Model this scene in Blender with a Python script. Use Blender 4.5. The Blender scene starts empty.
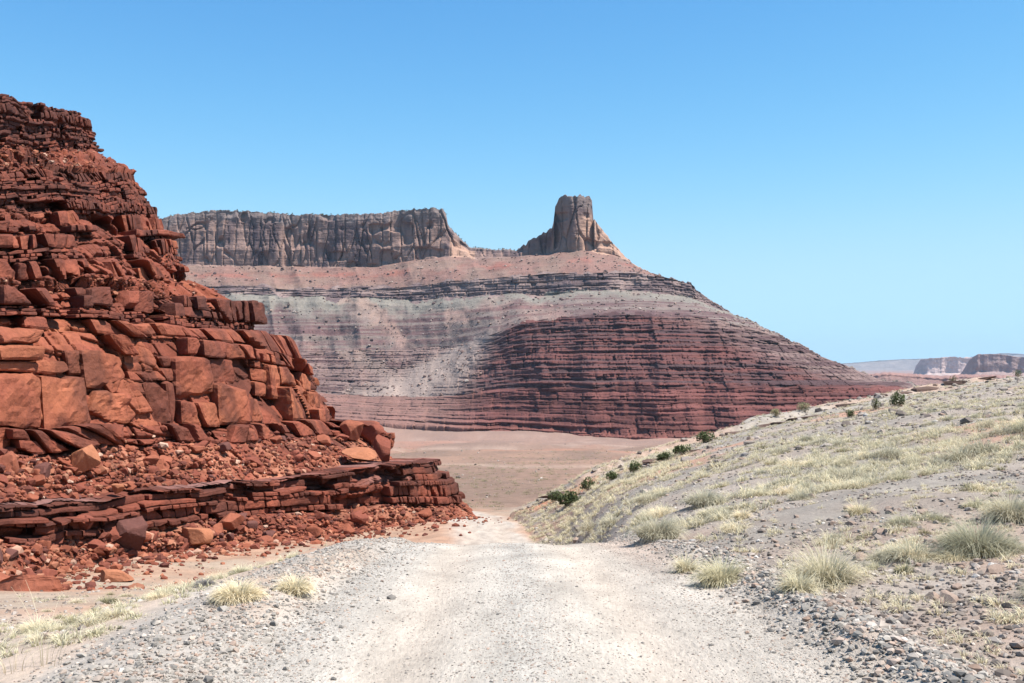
import bpy, math, random
import numpy as np

random.seed(7)
RNG = np.random.default_rng(11)
scene = bpy.context.scene
COL = scene.collection
R = math.radians

# ------------------------------------------------------------------ camera, sky, sun, exposure
F = 995.0            # focal length in pixels of the 1024 px wide frame
HZ = 365.0           # row of the eye-level horizon
cam_d = bpy.data.cameras.new('camera')
cam = bpy.data.objects.new('camera', cam_d)
COL.objects.link(cam)
cam.location = (0, 0, 0)
cam.rotation_euler = (R(90), 0, 0)
cam_d.sensor_width = 36.0
cam_d.lens = 36.0 * F / 1024.0
cam_d.shift_y = (HZ - 341.5) / 1024.0
cam_d.clip_start = 0.1
cam_d.clip_end = 60000
scene.camera = cam

SUN_EL, SUN_AZ = 63.0, 104.0       # azimuth clockwise from the view direction (+Y)
world = bpy.data.worlds.new('World')
scene.world = world
world.use_nodes = True
nt = world.node_tree
nt.nodes.clear()
sky = nt.nodes.new('ShaderNodeTexSky')
sky.sky_type = 'NISHITA'
sky.sun_disc = False
sky.sun_elevation = R(SUN_EL)
sky.sun_rotation = R(SUN_AZ)
sky.altitude = 1300
sky.air_density = 0.8
sky.dust_density = 0.0
sky.ozone_density = 1.0
bgn = nt.nodes.new('ShaderNodeBackground')
bgn.inputs['Strength'].default_value = 0.115
wout = nt.nodes.new('ShaderNodeOutputWorld')
hsv = nt.nodes.new('ShaderNodeHueSaturation')
hsv.inputs['Hue'].default_value = 0.5
hsv.inputs['Saturation'].default_value = 1.18
hsv.inputs['Value'].default_value = 1.1
nt.links.new(sky.outputs[0], hsv.inputs['Color'])
# ease the sky's response so that the horizon keeps its pale blue
sp = nt.nodes.new('ShaderNodeSeparateColor'); cb = nt.nodes.new('ShaderNodeCombineColor')
nt.links.new(hsv.outputs[0], sp.inputs[0])
def _m(op, a, b):
    x = nt.nodes.new('ShaderNodeMath'); x.operation = op
    for i, v in enumerate((a, b)):
        if isinstance(v, (int, float)): x.inputs[i].default_value = v
        else: nt.links.new(v, x.inputs[i])
    return x.outputs[0]
for ch, (gain, power, knee) in enumerate(((1.32, 1.25, .53), (1.2, 1.0, .88), (1.25, 1.0, 1.1))):
    y = _m('MULTIPLY', _m('POWER', _m('MULTIPLY', sp.outputs[ch], .203), power), gain)
    y = _m('DIVIDE', y, _m('POWER', _m('ADD', _m('POWER', _m('DIVIDE', y, knee), 4.0), 1.0), .25))
    nt.links.new(_m('DIVIDE', y, .203), cb.inputs[ch])
nt.links.new(cb.outputs[0], bgn.inputs['Color'])
nt.links.new(bgn.outputs[0], wout.inputs[0])

sun_d = bpy.data.lights.new('sun', 'SUN')
sun_d.energy = 5.0
sun_d.angle = R(0.5)
sun_d.color = (1.0, 0.955, 0.89)
sun = bpy.data.objects.new('sun', sun_d)
COL.objects.link(sun)
sun.rotation_euler = (R(90 - SUN_EL), 0, R(180 - SUN_AZ))
# light travels along the lamp's -Z; checked: the sun stands on the right, a little behind the camera

vs = scene.view_settings
vs.view_transform = 'Standard'
vs.look = 'None'
vs.exposure = 0.82
vs.gamma = 1.0
vs.use_curve_mapping = False
scene.cycles.max_bounces = 5
scene.cycles.diffuse_bounces = 2
scene.cycles.volume_bounces = 0

# ------------------------------------------------------------------ numpy noise
def h2(ix, iy, seed=0):
    a = (ix.astype(np.int64) * 374761393 + iy.astype(np.int64) * 668265263 + seed * 2147483647 + 1013904223) & 0xFFFFFFFF
    a = ((a ^ (a >> 13)) * 1274126177) & 0xFFFFFFFF
    a = ((a ^ (a >> 16)) * 2246822519) & 0xFFFFFFFF
    a = a ^ (a >> 15)
    return (a & 0xFFFFFF) / float(0x1000000)

def vn(x, y, seed=0):
    x = np.asarray(x, float); y = np.asarray(y, float)
    x, y = np.broadcast_arrays(x, y)
    ix = np.floor(x); iy = np.floor(y)
    fx = x - ix; fy = y - iy
    fx = fx * fx * fx * (fx * (fx * 6 - 15) + 10); fy = fy * fy * fy * (fy * (fy * 6 - 15) + 10)
    a = h2(ix, iy, seed); b = h2(ix + 1, iy, seed); c = h2(ix, iy + 1, seed); d = h2(ix + 1, iy + 1, seed)
    return ((a + (b - a) * fx) * (1 - fy) + (c + (d - c) * fx) * fy) * 2 - 1

def fbm(x, y, o=4, seed=0, g=0.5):
    s = 0.0; a = 1.0; n = 0.0
    for k in range(o):
        s = s + a * vn(x * 2.03 ** k + 17.3 * k, y * 2.03 ** k - 9.1 * k, seed + k); n += a; a *= g
    return s / n

def voro(x, y, seed=0, jit=0.9):
    """F1, F2, hash of the nearest cell, offset from its point"""
    x, y = np.broadcast_arrays(np.asarray(x, float), np.asarray(y, float))
    ix = np.floor(x); iy = np.floor(y)
    f1 = np.full(x.shape, 9.0); f2 = np.full(x.shape, 9.0)
    cx = np.zeros(x.shape); cy = np.zeros(x.shape); dx1 = np.zeros(x.shape); dy1 = np.zeros(x.shape)
    for j in (-1, 0, 1):
        for i in (-1, 0, 1):
            ax = ix + i; ay = iy + j
            dx = x - (ax + 0.5 + jit * (h2(ax, ay, seed) - 0.5)); dy = y - (ay + 0.5 + jit * (h2(ax, ay, seed + 91) - 0.5))
            d = np.sqrt(dx * dx + dy * dy)
            m = d < f1
            f2 = np.where(m, f1, np.minimum(f2, d)); f1 = np.where(m, d, f1)
            cx = np.where(m, ax, cx); cy = np.where(m, ay, cy); dx1 = np.where(m, dx, dx1); dy1 = np.where(m, dy, dy1)
    return f1, f2, cx, cy, dx1, dy1

def sst(a, b, x):
    t = np.clip((x - a) / (b - a), 0, 1)
    return t * t * (3 - 2 * t)

def lerp(a, b, t):
    return a + (b - a) * t

def mixc(c1, c2, t):
    return c1 + (c2 - c1) * np.asarray(t)[..., None]

def W(px, py, Y):
    return np.array([(px - 512) / F * Y, Y, (HZ - py) / F * Y])

def C(*a):
    return np.array(a, float)

# ------------------------------------------------------------------ helpers for objects
def tag(o, label=None, cat=None, group=None, kind=None):
    if label: o['label'] = label
    if cat: o['category'] = cat
    if group: o['group'] = group
    if kind: o['kind'] = kind
    return o

def empty(name, loc=(0, 0, 0)):
    o = bpy.data.objects.new(name, None)
    COL.objects.link(o); o.location = loc
    return o

def mesh_data(name, V, quads=None, tris=None, col=None, smooth=True, mat=None):
    me = bpy.data.meshes.new(name)
    V = np.ascontiguousarray(V, np.float32).reshape(-1, 3)
    nq = 0 if quads is None else len(quads); ntv = 0 if tris is None else len(tris)
    loops = []
    if nq: loops.append(np.asarray(quads, np.int32).ravel())
    if ntv: loops.append(np.asarray(tris, np.int32).ravel())
    loops = np.concatenate(loops)
    me.vertices.add(len(V)); me.vertices.foreach_set('co', V.ravel())
    me.loops.add(len(loops)); me.loops.foreach_set('vertex_index', loops)
    starts = np.concatenate([np.arange(nq) * 4, nq * 4 + np.arange(ntv) * 3]).astype(np.int32)
    tot = np.concatenate([np.full(nq, 4), np.full(ntv, 3)]).astype(np.int32)
    me.polygons.add(nq + ntv)
    me.polygons.foreach_set('loop_start', starts); me.polygons.foreach_set('loop_total', tot)
    me.polygons.foreach_set('use_smooth', np.full(nq + ntv, smooth, bool))
    if col is not None:
        c = np.ones((len(V), 4), np.float32); c[:, :3] = np.asarray(col).reshape(-1, 3)
        at = me.attributes.new('rock', 'FLOAT_COLOR', 'POINT'); at.data.foreach_set('color', c.ravel())
    me.update(calc_edges=True)
    if mat: me.materials.append(mat)
    return me

def link(name, me, parent=None, loc=None):
    o = bpy.data.objects.new(name, me)
    COL.objects.link(o)
    if parent: o.parent = parent
    if loc is not None: o.location = loc
    return o

def grid_faces(nv, nu, flip=False):
    i = np.arange(nv - 1)[:, None] * nu + np.arange(nu - 1)[None, :]
    q = np.stack([i, i + 1, i + nu + 1, i + nu], -1)
    if flip: q = q[..., ::-1]
    return q.reshape(-1, 4)

def grid_obj(name, P, col, mat, parent=None, flip=False):
    nv, nu = P.shape[:2]
    return link(name, mesh_data(name, P, grid_faces(nv, nu, flip), col=col, mat=mat), parent)

# ------------------------------------------------------------------ materials
def new_mat(name, rough=0.95):
    m = bpy.data.materials.new(name); m.use_nodes = True
    n = m.node_tree; b = n.nodes['Principled BSDF']
    b.inputs['Roughness'].default_value = rough
    b.inputs['Specular IOR Level'].default_value = 0.15
    return m, n, b

def N(n, t, **kw):
    x = n.nodes.new(t)
    for k, v in kw.items():
        if k in x.inputs: x.inputs[k].default_value = v
        else: setattr(x, k, v)
    return x

def noise_node(n, scale, detail=6, rough=0.6, vec=None):
    x = N(n, 'ShaderNodeTexNoise'); x.inputs['Scale'].default_value = scale; x.inputs['Detail'].default_value = detail; x.inputs['Roughness'].default_value = rough
    if vec is not None: n.links.new(vec, x.inputs['Vector'])
    return x

def ramp(n, fac, stops):
    r = N(n, 'ShaderNodeValToRGB')
    e = r.color_ramp.elements
    while len(e) < len(stops): e.new(0.5)
    for k, (p, c) in enumerate(stops):
        e[k].position = p; e[k].color = tuple(c) + (1,) if len(c) == 3 else c
    n.links.new(fac, r.inputs[0])
    return r

def mixn(n, a, b, fac, mode='MIX'):
    x = N(n, 'ShaderNodeMix', data_type='RGBA', blend_type=mode)
    for s, v in ((6, a), (7, b)):
        if hasattr(v, 'links') or hasattr(v, 'is_linked'): n.links.new(v, x.inputs[s])
        else: x.inputs[s].default_value = tuple(v) + (1,)
    if hasattr(fac, 'is_linked'): n.links.new(fac, x.inputs[0])
    else: x.inputs[0].default_value = fac
    return x.outputs[2]

def rock_mat(name, s1, s2, bump, dist, var=0.35, stretch=1.0):
    """stone whose own colour comes from the 'rock' attribute, mottled by noise and roughened by bump"""
    m, n, b = new_mat(name)
    at = N(n, 'ShaderNodeAttribute', attribute_name='rock')
    geo = N(n, 'ShaderNodeNewGeometry')
    mp = N(n, 'ShaderNodeMapping'); mp.inputs['Scale'].default_value = (1, 1, stretch); n.links.new(geo.outputs['Position'], mp.inputs[0])
    n1 = noise_node(n, s1, 8, 0.65, mp.outputs[0])
    n2 = noise_node(n, s2, 6, 0.7, mp.outputs[0])
    lo, hi = 1 - var, 1 + var
    r1 = ramp(n, n1.outputs[0], [(0.28, (lo, lo, lo)), (0.72, (hi, hi, hi))])
    r2 = ramp(n, n2.outputs[0], [(0.3, (1 - var * .7,) * 3), (0.7, (1 + var * .7,) * 3)])
    c = mixn(n, at.outputs['Color'], r1.outputs[0], 1.0, 'MULTIPLY')
    c = mixn(n, c, r2.outputs[0], 1.0, 'MULTIPLY')
    n.links.new(c, b.inputs['Base Color'])
    bp = N(n, 'ShaderNodeBump'); bp.inputs['Strength'].default_value = bump; bp.inputs['Distance'].default_value = dist
    ad = N(n, 'ShaderNodeMath', operation='ADD'); n.links.new(n1.outputs[0], ad.inputs[0]); n.links.new(n2.outputs[0], ad.inputs[1])
    n.links.new(ad.outputs[0], bp.inputs['Height']); n.links.new(bp.outputs[0], b.inputs['Normal'])
    return m

M_cliff = rock_mat('red_sandstone', 0.55, 5.0, 0.7, 0.12, 0.3)
M_mesa = rock_mat('canyon_strata', 0.035, 0.22, 0.8, 2.0, 0.22)
M_far = rock_mat('distant_rock', 0.004, 0.02, 0.6, 20.0, 0.15)
M_soil = rock_mat('desert_soil', 0.9, 14.0, 0.8, 0.04, 0.26)
M_road = rock_mat('gravel_road', 2.4, 38.0, 0.9, 0.025, 0.28)
for _n in M_road.node_tree.nodes:      # wear runs along the road
    if _n.type == 'MAPPING': _n.inputs['Scale'].default_value = (1, .3, 1)
M_boulder = rock_mat('fallen_sandstone', 1.2, 9.0, 0.5, 0.05, 0.22)

def stone_mat(name, stops):
    m, n, b = new_mat(name)
    oi = N(n, 'ShaderNodeNewGeometry')
    r = ramp(n, oi.outputs['Random Per Island'], stops)
    nn = noise_node(n, 14, 4)
    k = ramp(n, nn.outputs[0], [(0.3, (.75,) * 3), (0.7, (1.25,) * 3)])
    n.links.new(mixn(n, r.outputs[0], k.outputs[0], 1.0, 'MULTIPLY'), b.inputs['Base Color'])
    return m
M_gravel = stone_mat('gravel', [(0, (.15, .135, .12)), (.3, (.27, .24, .205)), (.6, (.37, .325, .275)), (.85, (.32, .22, .165)), (1, (.46, .415, .36))])
M_hillstone = stone_mat('hill_stones', [(0, (.13, .105, .09)), (.4, (.25, .205, .17)), (.7, (.34, .29, .25)), (.9, (.26, .18, .135)), (1, (.44, .41, .37))])

def grass_mat(name, root, tip, var):
    m, n, b = new_mat(name, 0.8)
    at = N(n, 'ShaderNodeAttribute', attribute_name='rock')
    sx = N(n, 'ShaderNodeSeparateColor'); n.links.new(at.outputs['Color'], sx.inputs[0])
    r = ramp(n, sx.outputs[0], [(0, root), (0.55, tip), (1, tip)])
    geo = N(n, 'ShaderNodeNewGeometry')
    v = ramp(n, geo.outputs['Random Per Island'], [(0, (1 - var,) * 3), (1, (1 + var,) * 3)])
    oi = N(n, 'ShaderNodeObjectInfo')
    v2 = ramp(n, oi.outputs['Random'], [(0, (.84, .86, .8)), (.5, (1, 1, 1)), (1, (1.14, 1.1, 1.04))])
    c = mixn(n, mixn(n, r.outputs[0], v.outputs[0], 1, 'MULTIPLY'), v2.outputs[0], 1, 'MULTIPLY')
    n.links.new(c, b.inputs['Base Color'])
    tr = N(n, 'ShaderNodeBsdfTranslucent'); n.links.new(c, tr.inputs[0])
    mx = N(n, 'ShaderNodeMixShader'); mx.inputs[0].default_value = 0.35
    n.links.new(b.outputs[0], mx.inputs[1]); n.links.new(tr.outputs[0], mx.inputs[2])
    n.links.new(mx.outputs[0], n.nodes['Material Output'].inputs[0])
    return m
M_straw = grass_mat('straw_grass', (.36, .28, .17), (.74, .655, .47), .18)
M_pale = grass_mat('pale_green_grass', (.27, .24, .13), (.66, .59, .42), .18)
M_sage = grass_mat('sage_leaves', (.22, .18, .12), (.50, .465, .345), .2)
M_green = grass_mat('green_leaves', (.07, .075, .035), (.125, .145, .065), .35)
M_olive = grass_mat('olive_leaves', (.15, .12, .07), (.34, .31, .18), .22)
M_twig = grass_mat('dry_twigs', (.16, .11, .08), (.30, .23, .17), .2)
M_greytwig = grass_mat('grey_twigs', (.16, .14, .13), (.27, .25, .24), .2)

# ------------------------------------------------------------------ the lie of the land
def zl_at(Y):    # natural floor of the wash and the valley
    return np.interp(Y, [0, 5, 9, 15, 20, 25, 28, 33, 38, 43, 49, 56, 63, 80, 120, 200, 400, 800, 900, 960, 1100, 1500, 4000, 20000],
                     [-1.9, -2.1, -2.5, -3.6, -4.7, -5.7, -6.35, -6.95, -7.35, -7.95, -8.65, -9.25, -9.9, -11.2, -14.3, -20.3, -34.5, -60.8, -57.5, -55.5, -59, -72, -80, -85])
def zr_at(Y):    # road surface
    return np.interp(Y, [0, 3, 5.3, 8, 10, 12, 14, 16, 18, 20, 22, 25, 30, 35, 43, 54, 63, 75, 100, 200],
                     [-1.60, -1.62, -1.70, -1.92, -2.10, -2.33, -2.58, -2.86, -3.22, -3.72, -4.3, -5.2, -6.5, -7.3, -8.0, -8.75, -9.6, -10.6, -12.7, -20.3])
_yf = np.arange(0, 140, .1)
def _soft(f):
    k = np.hanning(41); k /= k.sum()
    return np.convolve(np.pad(f(_yf), 20, mode='reflect', reflect_type='odd'), k, 'valid')
_ZRS, _zr00 = _soft(zr_at), zr_at
_zr0 = lambda Y: np.where(np.asarray(Y) < 130, np.interp(Y, _yf, _ZRS), _zr00(Y))
def zr_at(Y): return np.where(np.asarray(Y) > 63, zl_at(Y) + .3 * np.exp(-(np.asarray(Y) - 63) / 10), _zr0(Y))
def xc_at(Y):    # road centre line
    return np.interp(Y, [0, 5, 17, 30, 45, 54, 60, 66, 72, 80, 95, 130], [.15, .12, 0, -.35, -1.0, -1.45, -2.0, -3.2, -5.2, -9, -18, -40])
RIDGE_PX = np.array([480, 490, 505, 520, 540, 560, 600, 650, 700, 760, 830, 900, 960, 1024, 1100, 1300, 1700, 2600])
RIDGE_PY = np.array([528, 524, 517, 508, 497, 487, 470, 452, 438, 421, 407, 393, 384, 374.5, 365, 345, 310, 250])
RIDGE_Y = np.array([60, 60.5, 61, 62, 63, 64, 66, 69, 72, 76, 79, 81, 82, 83, 83, 80, 70, 60])
ROAD_HALF = 1.85

pxs = np.unique(np.concatenate([np.linspace(-900, -40, 50), np.arange(-40, 1065, 1.5), np.linspace(1065, 2300, 80)]))
Ys = np.concatenate([np.geomspace(1.6, 130, 560), np.geomspace(130, 19000, 150)[1:]])
PX, YY = np.meshgrid(pxs, Ys)
XX = (PX - 512) / F * YY
ys_f = np.linspace(1.5, 90, 1800)
xedge_f = xc_at(ys_f) + ROAD_HALF + 0.25
Ye = np.array([(lambda m: ys_f[m.argmax()] if m.any() else 1e9)(((p - 512) / F * ys_f) >= xedge_f) for p in pxs])
Yr = np.interp(pxs, RIDGE_PX, RIDGE_Y)
Zr = (HZ - np.interp(pxs, RIDGE_PX, RIDGE_PY)) / F * Yr

zl = zl_at(YY); zr = zr_at(YY); xc = xc_at(YY)
d = XX - xc
# left of the road: gravel shoulder, then down to the floor of the wash
wl = sst(-5.2, -2.6, d)
Z = lerp(zl, zr, wl)
und = fbm(XX * .16, YY * .16, 4, 3) * np.clip(.05 + (YY - 5) * .006, .04, .3)
und_far = fbm(XX * .012, YY * .012, 4, 8) * np.clip((YY - 70) * .015, 0, 4.5)
offroad = 1 - sst(-3.3, -2.2, d) * (1 - sst(1.9, 2.6, d))
Z = Z + und * offroad + und_far
# right: the hillside up to its ridge, then down beyond it
has = (Ye < Yr)[None, :]
YeB = np.minimum(Ye, 200)[None, :]
zedge = zr_at(YeB)
t = np.clip((YY - YeB) / np.maximum(Yr[None, :] - YeB, .5), 0, 1)
hill = zedge + (Zr[None, :] - zedge) * t
hill += np.sin(np.pi * t) * -.25 * sst(4, 40, Yr[None, :] - YeB) + fbm(XX * .22, YY * .22, 5, 21) * .22 * sst(0, .12, t) + fbm(XX * .9, YY * .9, 3, 23) * .07 * sst(0, .05, t)
# thin rock beds cropping out near the ridge
bed = vn(XX * .12, YY * .12, 33) * 1.5
for zz, am in ((.80, .35), (.90, .4), (.97, .3)):
    k = t + bed * .02
    hill += am * (sst(zz - .004, zz + .004, k) - sst(zz, zz + .10, k)) * sst(.35, .6, vn(XX * .14, YY * .10 + zz * 50, 35) * .5 + .5)
hillm = has & (YY >= YeB)
back = (YY > Yr[None, :])
zback = Zr[None, :] - (YY - Yr[None, :]) * .30 + fbm(XX * .1, YY * .1, 3, 27) * .5
Zh = np.where(back, np.maximum(zback, Z), hill)
Z = np.where(hillm, Zh, Z)
# road wear: shallow wheel tracks, a windrow of graded gravel on the right, a rough shoulder on the left
roadm = sst(-2.0, -1.6, d) * (1 - sst(1.6, 2.0, d)) * (YY < 90)
Z += roadm * (-.04 * (np.exp(-((d + .78) / .3) ** 2) + np.exp(-((d - .82) / .3) ** 2)) + .006 * fbm(XX * 1.1, YY * .6, 3, 41))
near = 1 - sst(18, 26, YY)
Z += near * .15 * np.exp(-((d - 2.12 - .1 * vn(YY * .5, YY * 0, 5)) / .24) ** 2) * (1 + .4 * vn(XX * 2, YY * 2, 6))
Z += near * .07 * sst(-2.8, -2.4, d) * (1 - sst(-2.0, -1.6, d)) * (1 + .9 * fbm(XX * 1.6, YY * 1.6, 3, 7))

dn = d + sst(15, 30, YY) * (.9 * fbm(XX * .5, YY * .25, 4, 66))
# colours of the ground itself
c_road = mixc(C(.455, .39, .32), C(.415, .37, .315), sst(-.3, .4, fbm(XX * .9, YY * .035, 5, 51)))
track = np.exp(-((d + .78) / .35) ** 2) + np.exp(-((d - .82) / .35) ** 2)
c_road = mixc(c_road, C(.45, .365, .29), .55 * np.clip(track, 0, 1))
c_road = mixc(c_road, C(.42, .29, .215), .7 * sst(.1, .5, fbm(XX * .8 + 9, YY * .04, 5, 52)) * sst(.6, 1.6, np.abs(d)))
c_road = mixc(c_road, C(.385, .315, .255), sst(20, 30, YY) * .8)
c_road = mixc(c_road, C(.36, .335, .30), .35 * (np.exp(-(d / .3) ** 2) + np.exp(-((d - 1.5) / .3) ** 2) + np.exp(-((d + 1.45) / .35) ** 2)) * sst(-.5, .3, fbm(XX * 1.6, YY * .06, 5, 64)))
c_shoul = mixc(C(.35, .305, .26), C(.40, .30, .225), sst(0, .5, fbm(XX * .6, YY * .5, 4, 53)))
c_left = mixc(C(.35, .215, .145), C(.33, .25, .185), sst(-.2, .4, fbm(XX * .25, YY * .25, 4, 54)))
c_left = mixc(c_left, C(.42, .34, .27), (1 - sst(9, 17, YY)) * .8)
c_val = mixc(C(.255, .158, .112), C(.185, .122, .09), sst(-.35, .35, fbm(XX * .04, YY * .02, 6, 55, .65)))
c_val = mixc(c_val, C(.33, .16, .105), sst(.1, .5, fbm(XX * .02 + 5, YY * .012, 4, 56)) * .8)
c_val = mixc(c_val, C(.33, .235, .18), .7 * np.exp(-(fbm(XX * .012 + 9, YY * .008, 4, 63) / .045) ** 2) * sst(70, 100, YY))
c_val = mixc(c_val, C(.26, .17, .14), sst(300, 700, YY) * .5)
ground_col = mixc(c_left, c_val, sst(62, 85, YY))
ground_col = mixc(ground_col, c_shoul, sst(-3.0, -2.6, d + .25 * vn(XX, YY, 60)) * (1 - sst(24, 32, YY)))
ground_col = mixc(ground_col, c_road, sst(-2.1 - .6 * sst(20, 30, YY), -1.5 + .5 * sst(20, 30, YY), dn) * (1 - sst(1.7 - .5 * sst(20, 30, YY), 2.1 + .3 * sst(20, 30, YY), dn)) * (1 - sst(85, 110, YY)))
c_hill = mixc(C(.30, .245, .20), C(.25, .215, .18), sst(-.3, .3, fbm(XX * .3, YY * .3, 5, 57)))
c_hill = mixc(c_hill, C(.40, .215, .14), sst(.12, .4, fbm(XX * .16 + 4, YY * .12, 4, 58)) * lerp(.3, .75, sst(12, 30, YY)))
c_hill = mixc(c_hill, C(.34, .31, .26), sst(.68, .9, t) * .4)
c_hill = mixc(c_hill, C(.42, .17, .09), sst(.55, .8, t) * (1 - sst(.86, .95, t)) * (1 - sst(690, 740, PX)) * sst(0, .3, fbm(XX * .3, YY * .2, 3, 59)) * .8)
hm = np.where(hillm & (YY < Yr[None, :] * 1.25), sst(0, .02, t * 1.0) * sst(500, 545, PX), 0)
ground_col = mixc(ground_col, c_hill, hm)

GP = np.stack([XX, YY, Z], -1)
lY = np.log(Ys)
def gz(x, y):
    """height of the ground at a point"""
    x = np.asarray(x, float); y = np.asarray(y, float)
    p = x / y * F + 512
    j = np.clip(np.searchsorted(pxs, p) - 1, 0, len(pxs) - 2); i = np.clip(np.searchsorted(Ys, y) - 1, 0, len(Ys) - 2)
    a = np.clip((p - pxs[j]) / (pxs[j + 1] - pxs[j]), 0, 1); b = np.clip((y - Ys[i]) / (Ys[i + 1] - Ys[i]), 0, 1)
    return (Z[i, j] * (1 - a) + Z[i, j + 1] * a) * (1 - b) + (Z[i + 1, j] * (1 - a) + Z[i + 1, j + 1] * a) * b
def at_pixel(px, py):
    """the point of the ground seen at a pixel of the photograph"""
    j = int(np.clip(np.searchsorted(pxs, px), 0, len(pxs) - 1))
    rows = HZ - Z[:, j] / Ys * F
    vis = np.minimum.accumulate(rows)
    k = int(np.argmax(vis <= py))
    y = Ys[max(k, 1)]
    x = (px - 512) / F * y
    return float(x), float(y), float(gz(x, y))

q = grid_faces(len(Ys), len(pxs)).reshape(len(Ys) - 1, len(pxs) - 1, 4)
qc = lambda A: A[:-1, :-1]
is_hill = qc(np.broadcast_to(hillm, Z.shape)) & (qc(YY) < qc(np.broadcast_to(Yr[None, :] * 1.6, Z.shape)))
is_road = (qc(d) > -1.95) & (qc(d) < 2.0) & (qc(YY) < 100) & ~is_hill
def ground_piece(name, mask, mat):
    f = q[mask]
    used, inv = np.unique(f.ravel(), return_inverse=True)
    me = mesh_data(name, GP.reshape(-1, 3)[used], inv.reshape(-1, 4), col=ground_col.reshape(-1, 3)[used], mat=mat)
    return tag(link(name, me), kind='structure')
ground_piece('ground', ~is_hill & ~is_road, M_soil)
ground_piece('hillside', is_hill, M_soil)
ground_piece('road', is_road, M_road)

# ------------------------------------------------------------------ blocky rock: beds cut by joints
def blocks(s, z, tmin, tmax, aspect, seed, shear=0.0, warp=.3, wscale=.25):
    """beds of random thickness broken into blocks by joints. Returns the bed index, bed fraction, block hash, distance
    to the nearest joint, distance to the nearest bed plane, position along and up the block"""
    rr = np.random.default_rng(seed)
    zz = z + warp * fbm(s * wscale, z * wscale, 3, seed)
    lo, hi = zz.min() - 1, zz.max() + 1
    b = [lo]
    while b[-1] < hi: b.append(b[-1] + rr.uniform(tmin, tmax))
    b = np.array(b)
    k = np.clip(np.searchsorted(b, zz) - 1, 0, len(b) - 2)
    th = (b[1:] - b[:-1])[k]
    tz = zz - b[k]
    w = (th * rr.uniform(aspect * .6, aspect * 1.6, len(b))[k])
    qq = (s + shear * z + warp * .5 * vn(s * wscale * 2, z * wscale * 2, seed + 5)) / w + h2(k, k * 0, seed + 1) * 50
    c = np.floor(qq)
    jl = lambda c: c + .7 * (h2(c, k, seed + 2) - .5)
    c = np.where(qq < jl(c), c - 1, c); c = np.where(qq >= jl(c + 1), c + 1, c)
    l, r = jl(c), jl(c + 1)
    dj = np.minimum(qq - l, r - qq) * w
    db = np.minimum(tz, th - tz)
    return k, tz / th, h2(c, k, seed + 3), dj, db, (qq - (l + r) / 2) * w, tz - th / 2, c, th

def bed_disp(s, z, tmin, tmax, aspect, amp, seed, shear=0., warp=.3, wscale=.25, rad=.12, miss=.07, missd=2.0, crack=.4, tilt=.25, bedamp=.6, uc=0.):
    k, tf, h, dj, db, ls, lz, c, th = blocks(s, z, tmin, tmax, aspect, seed, shear, warp, wscale)
    o = amp * ((h - .5) * 1.2 + bedamp * (h2(k, k * 0 + 3, seed + 7) - .5) * 2)
    o = o + tilt * (ls * (h2(c, k, seed + 8) - .5) + lz * (h2(c, k, seed + 9) - .62)) * np.minimum(1, amp / .3)
    e = np.minimum(dj, db)
    o = o - rad * (1 - sst(0, rad * 1.8, e)) ** 2 - crack * amp * (1 - sst(0, .35 * rad + .02, dj)) * (.5 + 2.2 * h2(np.round(c + np.sign(ls) * .5), k, seed + 12) ** 3)
    o = o - uc * amp * (1 - sst(0, .4, tf)) ** 1.5 * (.3 + h2(c, k, seed + 11)) + .15 * uc * amp * np.sin(np.pi * tf)
    hm = h2(c, k, seed + 10)
    o = np.where(hm < miss, o - missd * amp, o)
    return o, h, k

# ------------------------------------------------------------------ the red cliff on the left
KEYS = [
    [(-140, 640, 23), (0, 600, 27.2), (130, 566, 37), (210, 557, 42), (300, 549, 48), (400, 538, 55.5), (482, 528, 63)],
    [(-140, 565, 25), (0, 543, 29.4), (110, 530, 37), (210, 519, 44.4), (300, 512, 50.6), (400, 506, 57.8), (462, 503, 64.8)],
    [(-140, 512, 25.3), (0, 503, 29.8), (110, 497, 37.3), (210, 488, 44.8), (300, 475, 51), (400, 463, 58.3), (437, 461, 66)],
    [(-140, 508, 26.5), (0, 498, 31), (110, 492, 38.6), (210, 484, 46), (300, 472, 52.5), (370, 461, 61), (389, 460, 69.5)],
    [(-140, 452, 30), (0, 452, 34.2), (110, 449, 41.5), (210, 444, 49), (300, 438, 57), (389, 434, 71)],
    [(-140, 430, 30.5), (0, 428, 34.8), (110, 428, 42.2), (210, 427, 49.8), (290, 422, 58), (332, 421, 72)],
    [(-140, 322, 32), (0, 331, 36.8), (110, 335, 44.7), (200, 338, 52.8), (262, 348, 61), (313, 366, 73)],
    [(-140, 316, 32.8), (0, 318, 37.8), (110, 321, 46), (180, 326, 53), (256, 336, 74.5)],
    [(-140, 286, 34.0), (0, 288, 39.5), (110, 291, 48.4), (190, 298, 60.5), (247, 303, 75.5)],
    [(-140, 278, 34.3), (0, 280, 39.8), (110, 283, 48.9), (160, 284, 61), (194, 285, 76.5)],
    [(-140, 208, 38), (0, 212, 44), (90, 215, 58), (154, 218, 80)],
    [(-140, 165, 41), (0, 170, 48), (80, 172, 63), (128, 174, 82)],
    [(-140, 145, 43), (0, 150, 51), (60, 151, 67), (96, 152, 84)],
    [(-140, 84, 44), (0, 95, 53), (50, 106, 70), (79, 111, 85)],
]
NROW = [95, 110, 26, 75, 34, 120, 32, 72, 16, 84, 50, 26, 52]
NU, NC, NB = 760, 40, 14
t_dir = C(.28, .96, 0); t_dir /= np.linalg.norm(t_dir)
n_dir = C(.96, -.28, 0); n_dir /= np.linalg.norm(n_dir)
u = np.linspace(0, 1, NU)
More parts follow.
